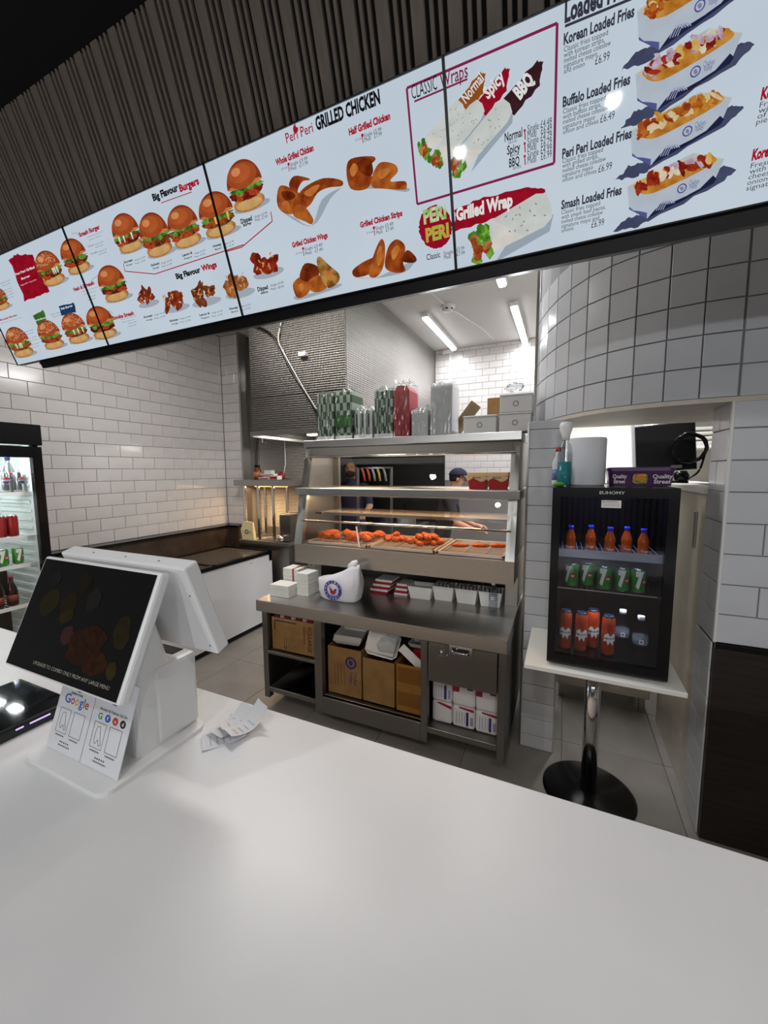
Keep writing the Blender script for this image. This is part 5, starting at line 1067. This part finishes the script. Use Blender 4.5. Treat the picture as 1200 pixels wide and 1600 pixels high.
for cx, cy, R0, R1 in ((-1.29, 2.99, .1, .05), (-1.02, 2.96, .135, .085)):
    for dz, L_ in ((0, hexspots(R0, .066)), (.043, hexspots(R1, .066))):
        for i, (a, b) in enumerate(L_):
            chick(2 if i % 2 else 4, cx+a+rn.uniform(-.006, .006)+dz*.5, cy+b+rn.uniform(-.006, .006), dz, rn.random()*6, 'small fried wing in the heap on the middle tray' if cx > -1.1 else 'small fried wing in the group at the middle tray left', 'wings heaped on the middle tray' if cx > -1.1 else 'wings at the left of the middle tray')
for i, (x, y) in enumerate(((-.72, 2.93), (-.57, 2.98), (-.44, 3.02))): chick(3, x, y, 0, .1+.1*i, ['left', 'middle', 'right'][i]+' fried strip on the right oven tray', 'strips on the right tray')
# labels clipped to the front glass
tag(box('price_strip', mat('strip_white', 'e9e9ea', .4), -.006, .006, -.001, .001, 0, .17, None, 0, Matrix.Translation((-1.455, yf(1.3)-.012, 1.30)) @ Matrix.Rotation(-.12, 4, 'X') @ Matrix.Rotation(-.22, 4, 'Y')), 'thin white strip leaning on the cabinet front glass between the trays', 'strip')
# two food boxes in the upper tier
for k in range(2):
    x = onY(748+k*31, 750, 2.98).x; c = thing('filled_food_box', ['left', 'right'][k]+' red and cream food box on the upper tier of the hot cabinet', 'food box', (x, 2.98, 1.763), 0, 'filled boxes in the hot cabinet')
    bm = bmesh.new(); loft(bm, [[(x-.058, 2.93, 1.763), (x+.058, 2.93, 1.763), (x+.058, 3.04, 1.763), (x-.058, 3.04, 1.763)], [(x-.07, 2.915, 1.86), (x+.07, 2.915, 1.86), (x+.07, 3.055, 1.86), (x-.07, 3.055, 1.86)]]); bmobj('carton_body', bm, RED, c)
    boxes('lid', mat('carton_cream', 'd9b98c', .6), [(x-.072, x+.072, 2.912, 3.058, 1.86, 1.885)], c)
    F = Flat(frame((x, 2.913, 1.83), X3, (0, -.15, .97))); F.poly(smooth2([(-.066, .028), (.066, .028), (.065, .005), (.03, -.012), (0, .002), (-.035, .012), (-.064, -.006)]), mat('carton_cream', '', 0), .001); text(F.F, 'BOX', (-.03, .012), (.03, .012), NAVY, None, .012, .002, .02, into=F); F.build('printed_wave', c)
# --- stacks of boxes on top of the cabinet
TOPZ = 2.171
def checkmat(name, c1, c2, sx, sz):
    m = mat(name, c1, .5); nt = m.node_tree; tc = nt.nodes.new('ShaderNodeTexCoord'); mp = nt.nodes.new('ShaderNodeMapping'); mp.inputs['Scale'].default_value = (sx, .01, sz); mp.inputs['Location'].default_value = (.13, .5, .21)
    ck = nt.nodes.new('ShaderNodeTexChecker'); ck.inputs['Scale'].default_value = 1; ck.inputs[1].default_value = lin(c1); ck.inputs[2].default_value = lin(c2)
    nt.links.new(tc.outputs['Object'], mp.inputs[0]); nt.links.new(mp.outputs[0], ck.inputs[0]); nt.links.new(ck.outputs[0], nt.nodes['Principled BSDF'].inputs['Base Color']); return m
GSTR = checkmat('green_check', '23401f', '8d978a', 30, 16); GST2 = checkmat('green_stripe', '2c4630', '8c938b', 60, 9); GSOL = mat('green_solid', '2b5a22', .5); LGREY = mat('pale_grey_card', 'b9b8b8', .6); WCARD = mat('white_card', 'cfcfcf', .55)
def topx(px, Y=3.0): return onY(px, 683, Y).x
def topz(px, py, Y=3.0): return onY(px, py, Y).z
def film(parent, x0, x1, y0, y1, z0, z1, seed):
    # crumpled clear sheet: up the front, over the top in peaks, down the back
    nx, nt = 12, 22; vs = []; fs = []; h = z1-z0
    for j in range(nt+1):
        t_ = j/nt
        for i in range(nx+1):
            x = x0-.001+(x1-x0+.002)*i/nx; n1 = noise.noise(V((i*.55, j*.5, seed*9.1))); n2 = noise.noise(V((i*1.3, j*1.1, seed*4.7)))
            if t_ < .4: y, z = y0-.005-abs(n1)*.012, z0+h*t_/.4*.97
            elif t_ < .6: k_ = (t_-.4)/.2; y, z = y0+(y1-y0)*k_, z1+.012+max(0, n1+.6*n2)*.075*math.sin(math.pi*(.15+.7*k_))
            else: y, z = y1+.005+abs(n1)*.01, z0+h*(1-t_)/.4*.97
            vs.append((x+.002*n2, y+.004*n2, z+.01*n2 if t_ > .02 and t_ < .98 else z))
    for j in range(nt):
        for i in range(nx): q = j*(nx+1)+i; fs.append([q, q+1, q+nx+2, q+nx+1])
    return obj('film', vs, fs, FILM, parent)
def boxstack(px0, px1, py, m, lab, ny=1, split=1, wrap=True, depth=.2, face=None, seed=1, band_=True):
    x0, x1 = topx(px0)+.004, topx(px1)-.004; z1 = topz((px0+px1)/2, py)
    c = thing('food_box_stack', lab, 'boxes', ((x0+x1)/2, 3.05, TOPZ), 0, 'wrapped box stacks on the hot cabinet'); w = (x1-x0)/split
    for k in range(split): box('nested_box', m if k % 2 == 0 or face is None else face, x0+k*w+.001, x0+(k+1)*w-.001, 2.96, 2.96+depth, TOPZ+.001, z1-.004*(k % 2), c, .003)
    if wrap: film(c, x0, x1, 2.96, 2.96+depth, TOPZ+.002, z1, seed)
    if band_: boxes('white_edge', WCARD, [(x0, x1, 2.953, 2.957, TOPZ+.001, TOPZ+.03)], c)
    return c, x0, x1, z1
boxstack(500, 527, 616, GST2, 'wrapped stack of green striped boxes at the left end of the cabinet top', 1, 4, True, .2, GSTR, 1)
c, x0, x1, z1 = boxstack(528, 555, 613, GSTR, 'wrapped stack of green checked boxes second from the left', 1, 1, True, .2, None, 2)
boxes('green_panel', GSOL, [(x0+.004, x1-.004, 2.956, 2.959, TOPZ+.1, TOPZ+.2)], c)
boxstack(557, 586, 642, GST2, 'short wrapped stack of green striped boxes third from the left', 1, 6, True, .18, LGREY, 3); boxstack(588, 618, 611, GST2, 'tall wrapped stack of green striped boxes beside the red one', 1, 4, True, .2, GSTR, 4)
# red tapered stack
x0, x1, z1 = topx(618)+.003, topx(644)-.003, topz(630, 604); c = thing('food_box_stack', 'tall bright red stack of nested boxes in the middle of the cabinet top', 'boxes', ((x0+x1)/2, 3.05, TOPZ), 0, 'wrapped box stacks on the hot cabinet')
bm = bmesh.new(); loft(bm, [[(x0, 2.955, TOPZ+.001), (x1, 2.955, TOPZ+.001), (x1, 3.15, TOPZ+.001), (x0, 3.15, TOPZ+.001)], [(x0+.005, 2.955, z1-.04), (x1-.005, 2.955, z1-.04), (x1-.005, 3.15, z1-.04), (x0+.005, 3.15, z1-.04)], [(x0+.03, 2.96, z1), (x1-.03, 2.96, z1), (x1-.03, 3.14, z1), (x0+.03, 3.14, z1)]]); bmobj('nested_box', bm, mat('bright_red_card', '8f1420', .45), c); film(c, x0, x1, 2.955, 3.15, TOPZ+.002, z1+.01, 5)
boxstack(645, 672, 642, LGREY, 'short pale grey wrapped stack between the red and the tall grey one', 1, 1, True, .18, None, 6, False); boxstack(674, 709, 603, LGREY, 'tall pale grey wrapped stack right of centre on the cabinet top', 1, 1, True, .2, None, 7, False)
tag(box('leaning_carton', mat('tan_card', '8a7550', .7), -.15, .15, -.11, .11, -.022, .022, None, .004, Matrix.Translation((onY(726, 650, 3.3).x, 3.31, TOPZ+.15)) @ Matrix.Rotation(-.9, 4, 'Y')), 'flat brown carton leaning between the grey stack and the white boxes', 'cardboard box')
def whitebox(px0, px1, py0, py1, lab, z0=None, Y=2.97):
    x0, x1 = onY(px0, py1, Y).x, onY(px1, py1, Y).x; z0 = z0 or TOPZ+.001; z1 = onY((px0+px1)/2, py0, Y).z
    c = thing('white_meal_box', lab, 'food box', ((x0+x1)/2, Y+.1, z0), 0, 'white boxes at the right of the cabinet top')
    box('carton_body', WCARD, x0, x1, Y, Y+.2, z0, z1-.012, c, .003); box('lid', WCARD, x0-.004, x1+.004, Y-.004, Y+.204, z1-.012, z1, c, .003)
    F = Flat(frame(((x0+x1)/2, Y, (z0+z1)/2-.005), X3, Z3)); F.ring((0, 0), .014, .02, GREY, .001, 14); F.build('printed_logo', c); return z1
whitebox(724, 775, 649, 676, 'white meal box alone beside the leaning carton'); zt = whitebox(780, 829, 644, 674, 'white meal box at the right end, under another')
whitebox(781, 831, 615, 643, 'white meal box stacked on top at the right end', zt+.002)
tag(box('small_brown_carton', CARD, topx(760, 3.2), topx(781, 3.2), 3.21, 3.4, TOPZ+.001, topz(768, 623, 3.25), None, .003), 'brown carton standing upright behind the white meal boxes', 'cardboard box')
for i, (px, py) in enumerate(((800, 641), (803, 617))):
    o = blobmesh('plastic_wrap', FILM, .06, .05, .03, .5, 3, 3, 30+i); p = onY(px, py, 3.02); o.location = (p.x, 3.03, zt+.026 if i == 0 else p.z+.02); tag(o, ['crumpled clear plastic tucked beside the lower right meal box', 'crumpled clear plastic lying on the topmost meal box'][i], 'plastic')

# ================================================================== TABLE WITH SMALL FRIDGE, AND WHAT STANDS ROUND IT
t = thing('bistro_table', 'small white table on a chrome pole with a black disc foot', 'table', (.2, 2.46, 0))
box('tabletop', mat('white_laminate', 'dedcd6', .35), -.161, .562, 2.172, 2.728, .835, .86, t, .003)
lathe('pole', CHROME, [(.042, .02), (.042, .835)], (.195, 2.47, 0), t, 24); lathe('base', BLACK, [(.25, 0), (.25, .006), (.235, .014), (.08, .022), (.06, .03)], (.195, 2.47, 0), t, 40)
MX0, MX1, MY0, MY1, MZ0, MZ1 = -.052, .492, 2.225, 2.70, .875, 1.812
t = thing('countertop_fridge', 'black glass door drinks fridge standing on the small white table', 'fridge', ((MX0+MX1)/2, 2.46, .86))
boxes('cabinet', BLACK, [(MX0, MX0+.02, MY0+.045, MY1, MZ0, MZ1), (MX1-.02, MX1, MY0+.045, MY1, MZ0, MZ1), (MX0+.02, MX1-.02, MY1-.02, MY1, MZ0, MZ1), (MX0+.02, MX1-.02, MY0+.045, MY1-.02, MZ1-.03, MZ1), (MX0+.02, MX1-.02, MY0+.045, MY1-.02, MZ0, MZ0+.045)], t)
dfm = boxes('door', BLACK, [(MX0, MX0+.04, MY0, MY0+.042, MZ0, MZ1), (MX1-.045, MX1, MY0, MY0+.042, MZ0, MZ1), (MX0+.04, MX1-.045, MY0, MY0+.042, MZ1-.05, MZ1), (MX0+.04, MX1-.045, MY0, MY0+.042, MZ0, MZ0+.05)], t)
box('pane', glassmat('fridge_pane', (232, 234, 238), 1.4), MX0+.035, MX1-.04, MY0+.012, MY0+.018, MZ0+.045, MZ1-.045, dfm)
text(frame((MX0, MY0, MZ1), X3, Z3), 'EUHOMY', (.213, -.032), (.322, -.032), mat('silver_letters', 'c4c4c6', .4), dfm, .014, .001, .015)
F = Flat(frame((MX0, MY0+.011, MZ1), X3, Z3)); F.poly([(.225, -.1), (.31, -.1), (.31, -.063), (.225, -.063)], PAPER, .001); F.poly([(.231, -.073), (.237, -.073), (.237, -.067), (.231, -.067)], INK, .0016); F.line((.242, -.07), (.295, -.07), .003, GREY, .0016)
for k in range(3): F.line((.231, -.079-k*.006), (.303, -.079-k*.006), .0018, mat('ink_red_pale', 'b08a86', .6), .0016)
F.build('energy_label', dfm)
for a in (MX0+.04, MX1-.04):
    for b in (MY0+.08, MY1-.06): lathe('foot', BLACKM, [(.015, .861), (.018, MZ0)], (a, b, 0), t, 10)
MSH = [1.462, 1.275]
for z in MSH: boxes('wire_shelf', mat('smoked_shelf', '9aa0a6', .15, .2) if z > 1.4 else CHROME, [(MX0+.022, MX1-.022, MY0+.055, MY0+.059, z-.02 if z > 1.4 else z-.006, z+(.022 if z > 1.4 else 0))]+[(MX0+.03+k*.025, MX0+.034+k*.025, MY0+.06, MY1-.03, z-.006, z-.002) for k in range(20)], t)
box('led_strip', mat('blue_led', '3a4cff', .3, emit=6), MX0+.06, MX1-.06, MY0+.1, MY0+.11, MZ1-.036, MZ1-.031, t)
area('fridge_led', ((MX0+MX1)/2, MY0+.16, MZ1-.045), ((MX0+MX1)/2, MY0+.2, 1), .4, .06, 2.2, (.55, .6, 1))
area('fridge_led', ((MX0+MX1)/2, MY0+.1, 1.262), ((MX0+MX1)/2, MY0+.2, .9), .4, .03, 1.6, (.9, .95, 1))
def fx(px, Y): return onY(px, 900, Y).x
# orange bottles with blue caps on the top shelf
proto = thing('orange_bottle', 'x', 'bottle', (0, 0, 0))
lathe('bottle', mat('orange_drink', 'c2571a', .2, c2='a8430f', nscale=12), [(.026, 0), (.03, .008), (.03, .05), (.027, .06), (.03, .075), (.029, .1), (.014, .145), (.013, .155)], (0, 0, 0), proto, 18); lathe('cap', mat('blue_cap', '2c35c0', .3), [(.016, .15), (.016, .172)], (0, 0, 0), proto, 14)
F = Flat(UF); text(UF, 'Tango', (-.022, .03), (.022, .03), PAPER, None, .013, 0, .02, into=F); wrapflat(.0303, F, 'printed_text', proto)
Yb = MY0+.11
proto.scale = (.85, .85, .82)
finish(proto, [((fx(px, Yb), Yb+.05*(i % 2), MSH[0]), .1*i-.2, lab) for i, (px, lab) in enumerate(((889, 'orange drink bottle at the left of the fridge top shelf'), (921, 'orange drink bottle second from the left on the fridge top shelf'), (950, 'orange drink bottle in the middle of the fridge top shelf'), (978, 'orange drink bottle fourth on the fridge top shelf'), (1002, 'orange drink bottle at the right of the fridge top shelf')))], 'orange bottles in the small fridge')
base_up = up_
for i, (px, lab) in enumerate(((893, 'first green lemonade can from the left in the small fridge'), (919, 'second green lemonade can in the small fridge'), (945, 'middle green lemonade can in the small fridge'), (973, 'fourth green lemonade can in the small fridge'), (999, 'last green lemonade can at the right in the small fridge'))):
    o = dup(base_up, (fx(px, Yb-.02), Yb+(.05 if i == 1 else 0), MSH[1]+.0), .15*i-.2, lab); o['group'] = 'green cans in the small fridge'
finish(mr_, [((fx(px, Yb), Yb+.07*(i % 2 == 0 and i > 0), MZ0+.046), .1*i, lab) for i, (px, lab) in enumerate(((887, 'tall red cherry can at the left on the fridge floor'), (912, 'tall red cherry can second from the left on the fridge floor'), (932, 'tall red cherry can set back behind its neighbours'), (955, 'tall red cherry can beside the water bottles')))], 'red cans in the small fridge')
for i, (px, y) in enumerate(((979, .05), (1005, -.02))): water_bottle((fx(px, Yb), Yb+y, MZ0+.046), ['clear water bottle beside the red cans in the small fridge', 'clear water bottle at the right front of the small fridge'][i], 'water bottles in the small fridge', 1.12)
tag(tube('fridge_lead', BLACK, spline([(MX1+.01, 2.66, 1.1), (MX1+.03, 2.6, 1.0), (MX1+.015, 2.62, .93), (MX1+.005, 2.66, .9)], 6), .004), 'black power lead looping out behind the small fridge', 'cable')
# on top of the fridge
p = V((-.0, 2.36, MZ1+.001)); b = thing('spray_bottle', 'clear bottle half full of blue cleaner with a white knob on the fridge', 'bottle', p)
lathe('bottle', CLEAR, [(.034, 0), (.037, .01), (.037, .17), (.03, .215), (.016, .235), (.016, .25)], p, b, 22); lathe('liquid', mat('teal_liquid', '2a8f95', .1, alpha=.9), [(.030, .004), (.0335, .01), (.0335, .13), (.001, .131)], p, b, 22); lathe('knob', WHITE, [(.018, .245), (.022, .275), (.03, .3), (.034, .32), (.028, .338), (.01, .342)], p, b, 20)
tag(blobmesh('green_sponge', mat('green_sponge', '4f8a2c', .9), .03, .03, .012, .2, 2, 2, 3), 'small green sponge at the left rim of the fridge top', 'sponge').location = (-.025, 2.28, MZ1+.001)
p = V((-.035, 2.47, MZ1+.001)); b = thing('cleaner_bottle', 'printed cleaner bottle behind the blue spray bottle', 'bottle', p); lathe('bottle', mat('cleaner_white', 'c7ccd0', .35), [(.028, 0), (.03, .01), (.03, .13), (.014, .17), (.013, .19)], p, b, 16); lathe('cap', RED, [(.015, .19), (.015, .215)], p, b, 12); lathe('label_band', mat('blue_label', '4a6fa0', .4), [(.0306, .03), (.0306, .09)], p, b, 16)
p = V((.108, 2.52, MZ1+.001)); b = thing('paper_roll', 'large white blue-roll of paper towel on the fridge behind the bottles', 'paper roll', p)
lathe('roll', mat('tissue', 'd4d6dc', .85, bump=.2, bscale=40), [(.028, 0), (.095, 0), (.1, .01), (.1, .255), (.096, .262), (.028, .262)], p, b, 28); lathe('core', CARD, [(.024, .0), (.028, .0), (.028, .263), (.024, .263)], p, b, 16)
# purple tub
p = V((.385, 2.55, MZ1+.001)); b = thing('sweet_tub', 'purple plastic sweet tub with white lettering on the fridge', 'tub', p)
PUR = mat('purple_tub', '431052', .3, coat=.3); TX0, TX1, TY0, TY1 = .215, .515, 2.45, 2.64
bm = bmesh.new(); loft(bm, [[(x, y, MZ1+.002) for x, y in rrect(TX0+.01, TX1-.01, TY0+.01, TY1-.01, .03, 4)], [(x, y, MZ1+.08) for x, y in rrect(TX0, TX1, TY0, TY1, .03, 4)]]); bmobj('tub_body', bm, PUR, b)
bm = bmesh.new(); loft(bm, [[(x, y, MZ1+.08) for x, y in rrect(TX0-.004, TX1+.004, TY0-.004, TY1+.004, .03, 4)], [(x, y, MZ1+.096) for x, y in rrect(TX0-.004, TX1+.004, TY0-.004, TY1+.004, .03, 4)], [(x, y, MZ1+.1) for x, y in rrect(TX0+.01, TX1-.01, TY0+.01, TY1-.01, .03, 4)]]); bmobj('lid', bm, PUR, b)
F = Flat(frame((TX0, TY0+.001, MZ1), X3, (0, -.1, .99)))
for a, w_ in ((.02, .065), (.2, .085)):
    text(F.F, 'Quality', (a, .043), (a+w_, .043), PAPER, None, .02, .006, .02, into=F); text(F.F, 'Street', (a+.006, .016), (a+w_-.006, .016), PAPER, None, .02, .006, .02, into=F)
F.poly(smooth2([(.115, .02), (.115, .06), (.145, .066), (.175, .06), (.175, .02), (.145, .014)]), mat('tub_pattern', '2f7d3a', .4, c2='d8a12e', nscale=50, thr=(.4, .6)), .004); F.poly(ell(.145, .04, .02, .014, 14), mat('tub_orange', 'd8742a', .4), .005); F.build('printed_text', b)
# cream appliance behind the table
CG = mat('glossy_cream', 'c9c2b2', .2, c2='c0b8a8', nscale=4, coat=.3)
wq = struct(box('wall_passage', CG, .70, .80, 2.645, 3.44, 0, 1.765)); box('ledge', mat('cream_top', 'd2cec4', .4), .685, .815, 2.645, 3.44, 1.765, 1.80, wq, .003); box('handle_rail', STEEL, .688, .70, 2.78, 2.80, 1.45, 1.66, wq, .003)
t = thing('cream_cabinet', 'tall cream cabinet on steel legs at the back of the passage behind the fridge', 'cabinet', (.33, 3.75, 0))
box('body', CG, .0, .66, 3.47, 4.05, .13, 1.765, t, .004); box('top', _mc['cream_top'], -.004, .99, 3.45, 4.07, 1.765, 1.80, t, .003); box('door', CG, .01, .65, 3.458, 3.469, .16, 1.75, t, .003)
for a in (.04, .62):
    for y in (3.53, 4.0): box('leg', STEEL, a-.02, a+.02, y-.02, y+.02, 0, .13, t)
box('end_panel', CG, .95, .985, 3.47, 4.05, 0, 1.765, t)
# monitor on it, seen from behind
t = thing('monitor', 'black monitor with a white side bezel on the cream cabinet in the hatch', 'monitor', (.69, 3.58, 1.8))
Mm = Matrix.Translation((.685, 3.56, 1.835)) @ Matrix.Rotation(-.06, 4, 'Y') @ Matrix.Rotation(-.12, 4, 'X') @ Matrix.Scale(1.12, 4)
box('screen', mat('monitor_black', '0c0d10', .25), -.165, .17, -.012, .02, .045, .36, t, .006, Mm); box('side_bezel', WHITE, -.185, -.165, -.01, .02, .045, .38, t, .003, Mm)
box('stand', BLACK, -.04, .04, 0, .03, -.03, .06, t, .004, Mm); box('stand_base', BLACK, -.13, .13, -.06, .1, -.0345, -.02, t, .004, Matrix.Translation((.685, 3.56, 1.835))); box('sticker', GREY, .03, .09, -.0135, -.012, .06, .08, t, 0, Mm)
cpts = []
for k in range(49): a = k/48*math.pi*6; r_ = .095+.01*math.sin(k*.9); cpts.append((.80+r_*math.cos(a), 3.47+.012*math.sin(k*.5), 2.05+r_*math.sin(a)))
tag(tube('coiled_cable', BLACK, spline(cpts[:], 2)+spline([cpts[-1], (.885, 3.48, 1.97), (.86, 3.48, 1.88), (.80, 3.47, 1.83)], 6), .007), 'coil of black cable hanging over the monitor edge', 'cable')
o = tag(box('receipt_printer', mat('printer_cream', 'b9b4a8', .5), .55, .70, 3.456, 3.50, 1.801, 1.88, None, .008), 'small pale printer behind the purple tub on the cream cabinet', 'printer'); box('slot', BLACK, .565, .685, 3.4545, 3.4565, 1.845, 1.855, o)
tag(blobmesh('black_scanner', BLACK, .05, .03, .045, .3, 2, 2, 5), 'black scanner head lying beside the pale printer', 'scanner').location = (.77, 3.49, 1.801)
# far room seen through the hatch: white shelving unit
t = thing('white_shelf_unit', 'bright white shelving with stacked trays in the back room behind the hatch', 'shelves', (1.2, 5.5, 0))
WB = mat('bright_white', 'f0eee8', .5)
boxes('frame', WB, [(.86, .90, 5.2, 5.8, 0, 2.62), (1.56, 1.6, 5.2, 5.8, 0, 2.62)], t)
for k in range(6): box('shelf', WB, .90, 1.56, 5.2, 5.8, .4+k*.43, .43+k*.43, t)
for k in range(4): tag(box('stacked_tray', mat('tray_grey', 'd9d7d0', .5), .98, 1.42, 5.22, 5.7, 2.152+k*.05, 2.19+k*.05, None, .01), ['lowest', 'second', 'third', 'topmost'][k]+' pale tray stacked on the far shelving behind the hatch', 'tray', 'trays on the far shelving')

# ================================================================== KITCHEN SEEN THROUGH THE CABINET GLASS
struct(box('trim_7', mat('kitchen_deck', '6e6a66', .6), -4.3, -.25, 3.78, 6.0, 0.001, .15))
t = thing('fryer_range', 'dark steel fryer range along the kitchen behind the hot cabinet', 'range', (-2.5, 5.5, .15))
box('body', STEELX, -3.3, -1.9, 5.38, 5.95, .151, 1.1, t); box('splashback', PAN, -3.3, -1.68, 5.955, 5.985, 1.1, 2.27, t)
for k in range(2): box('fryer_basket', CHROME, -2.65+k*.4, -2.35+k*.4, 5.42, 5.75, 1.1, 1.22, t); tube('basket_handle', BLACK, [(-2.5+k*.4, 5.45, 1.22), (-2.5+k*.4, 5.35, 1.42), (-2.5+k*.4, 5.3, 1.46)], .012, t)
t = thing('utensil_rack', 'rail of hanging kitchen utensils seen through the upper glass', 'rack', (-2.14, 4.43, .151))
box('rail', CHROME, -2.38, -1.9, 4.42, 4.44, 1.93, 1.95, t)
for k, (x, cc) in enumerate(((-2.31, 'a8452a'), (-2.24, 'a8452a'), (-2.17, '8f8f8f'), (-2.1, 'b99a3a'), (-2.02, '8f8f8f'))): tube('utensil', mat('utensil_'+cc, cc, .4), [(x, 4.43, 1.94), (x+.03, 4.42, 1.87), (x+.05, 4.41, 1.78)], .014, t)
box('stand', STEELX, -2.38, -2.36, 4.41, 4.45, .151, 1.95, t); box('stand', STEELX, -1.92, -1.9, 4.41, 4.45, .151, 1.95, t)

# --- people (full figures behind the cabinet; heads and shoulders show through the glass)
def person(name, lab, loc, rz, hgt, skin, shirt, pants, hair, cap=None, beard=None, lean=0.0, tilt=0.0):
    root = thing(name, lab, 'person', loc, rz)
    k = hgt/1.8; L = math.sin(lean)
    J = {'pel': (0, 0, .95), 'wai': (L*.1, 0, 1.1), 'che': (L*.3, 0, 1.32), 'neck': (L*.45+.01, 0, 1.5), 'head0': (L*.5+.02, 0, 1.57), 'head1': (L*.55+.03, 0, 1.66), 'head2': (L*.58+.02, 0, 1.745)}
    R = {'pel': (.15, .12), 'wai': (.14, .11), 'che': (.17, .125), 'neck': (.058, .06), 'head0': (.066, .07), 'head1': (.078, .095), 'head2': (.055, .062)}
    E = [('pel', 'wai'), ('wai', 'che'), ('che', 'neck'), ('neck', 'head0'), ('head0', 'head1'), ('head1', 'head2')]
    for s, n in ((1, 'l'), (-1, 'r')):
        for nm, p, r in (('sh', (L*.38, s*.19, 1.44), (.07, .07)), ('el', (L*.38+.06, s*.25, 1.17), (.048, .048)), ('wr', (L*.38+.27, s*.2, 1.08), (.03, .034)), ('ha', (L*.38+.34, s*.19, 1.07), (.035, .02)),
                         ('hip', (0, s*.1, .9), (.095, .1)), ('kn', (.02, s*.11, .5), (.062, .064)), ('an', (0, s*.11, .09), (.042, .045)), ('to', (.14, s*.12, .035), (.045, .032))): J[nm+n] = p; R[nm+n] = r
        E += [('che', 'sh'+n), ('sh'+n, 'el'+n), ('el'+n, 'wr'+n), ('wr'+n, 'ha'+n), ('pel', 'hip'+n), ('hip'+n, 'kn'+n), ('kn'+n, 'an'+n), ('an'+n, 'to'+n)]
        for f in range(5):
            fn = 'f%d%s' % (f, n); off = (-.03+f*.018)
            if f < 4: a = (L*.38+.40, s*.19+off+.005, 1.065); b = (L*.38+.42+(.01 if f in (1, 2) else 0), s*.19+off+.005, 1.035)
            else: a = (L*.38+.35, s*.15, 1.06); b = (L*.38+.38, s*.14, 1.04)
            J[fn] = a; R[fn] = (.009, .009); J[fn+'t'] = b; R[fn+'t'] = (.008, .008); E += [('ha'+n, fn), (fn, fn+'t')]
    names = list(J); me = bpy.data.meshes.new('body'); me.from_pydata([V(J[n])*k for n in names], [(names.index(a), names.index(b)) for a, b in E], [])
    o = bpy.data.objects.new('body', me); COL.objects.link(o); sk = o.modifiers.new('s', 'SKIN'); o.modifiers.new('u', 'SUBSURF').levels = 2
    for i, n in enumerate(names): me.skin_vertices[0].data[i].radius = (R[n][0]*k, R[n][1]*k)
    me.skin_vertices[0].data[0].use_root = True
    dg = bpy.context.evaluated_depsgraph_get(); m2 = bpy.data.meshes.new_from_object(o.evaluated_get(dg)); bpy.data.objects.remove(o)
    vs = [v.co.copy() for v in m2.vertices]; fs = [list(p.vertices) for p in m2.polygons]; mi = []
    for f in fs:
        c = sum((vs[i] for i in f), V())/len(f)/k
        if c.z > 1.53: q = 0
        elif c.z > .93 or abs(c.y) > .3: q = 1 if not (abs(c.y) > .14 and c.z < 1.25 and c.x > L*.38+.05 and c.z < 1.2) else 0
        elif c.z > .1: q = 2
        else: q = 3
        mi.append(q)
    SK = mat('skin_'+skin, skin, .5)
    # face: nose, ears and eyes are pushed into the same mesh
    hc = V(J['head1'])*k
    def add(c, rx, ry, rz_, q):
        bm = bmesh.new(); bmesh.ops.create_icosphere(bm, subdivisions=2, radius=1); b0 = len(vs); bm.verts.index_update()
        for v in bm.verts: vs.append(V((v.co.x*rx, v.co.y*ry, v.co.z*rz_))+c)
        for f in bm.faces: fs.append([b0+v.index for v in f.verts]); mi.append(q)
        bm.free()
    add(hc+V((.088, 0, -.015)), .022, .014, .024, 0); add(hc+V((.074, 0, -.07)), .012, .026, .008, 4)
    for s in (1, -1): add(hc+V((.0, s*.078, -.01)), .02, .012, .03, 0); add(hc+V((.08, s*.03, .015)), .01, .012, .007, 5)
    bo = obj('body', vs, fs, [SK, mat('shirt_'+shirt, shirt, .8), mat('pants_'+pants, pants, .8), BLACK, mat('lips', '8a4a40', .5), INK], None, mi, True, False)
    bo.parent = root
    def cap_mesh(nm, m, c, rx, ry, rz_, zmin, xmax=9):
        bm = bmesh.new(); bmesh.ops.create_uvsphere(bm, u_segments=20, v_segments=14, radius=1)
        for v in bm.verts: v.co = V((v.co.x*rx, v.co.y*ry, v.co.z*rz_))
        bmesh.ops.delete(bm, geom=[v for v in bm.verts if v.co.z < zmin or v.co.x > xmax], context='VERTS')
        bmesh.ops.translate(bm, verts=bm.verts, vec=c); x = bmobj(nm, bm, m, None, True); md = x.modifiers.new('t', 'SOLIDIFY'); md.thickness = .004; x.parent = root; return x
    cap_mesh('hair', mat('hair_'+hair, hair, .8), hc+V((-.006, 0, .01)), .1, .088, .1, -.06, .045)
    if beard: cap_mesh('beard', mat('hair_'+beard, beard, .85), hc+V((.02, 0, -.075)), .078, .07, .052, -.06)
    if cap:
        CM = mat('cap_'+cap, cap, .8); q = cap_mesh('cap', CM, hc+V((-.002, 0, .035)), .108, .096, .088, .0)
        bm = bmesh.new(); loft(bm, [[tuple(hc+V((.05+.12*math.cos(a), .085*math.sin(a), .035-.02*math.cos(a)))) for a in [math.pi*(-.5+j/10) for j in range(11)]], [tuple(hc+V((.05+.12*math.cos(a), .085*math.sin(a), .043-.02*math.cos(a)))) for a in [math.pi*(-.5+j/10) for j in range(11)]]]); x = bmobj('brim', bm, CM, None); x.parent = root
    return root
person('person', 'person with a beard in a dark purple shirt behind the hot cabinet glass', (-2.785, 5.05, .151), math.radians(-70), 1.94, 'b58a70', '2c2540', '22222a', '2a1d16', None, '3a2519', .25)
person('person', 'person in a navy cap looking to the right behind the hot cabinet glass', (-1.33, 4.6, .151), math.radians(10), 1.8, 'b98d74', '26262c', '22222a', '1d1613', '1b2038', None, .3)
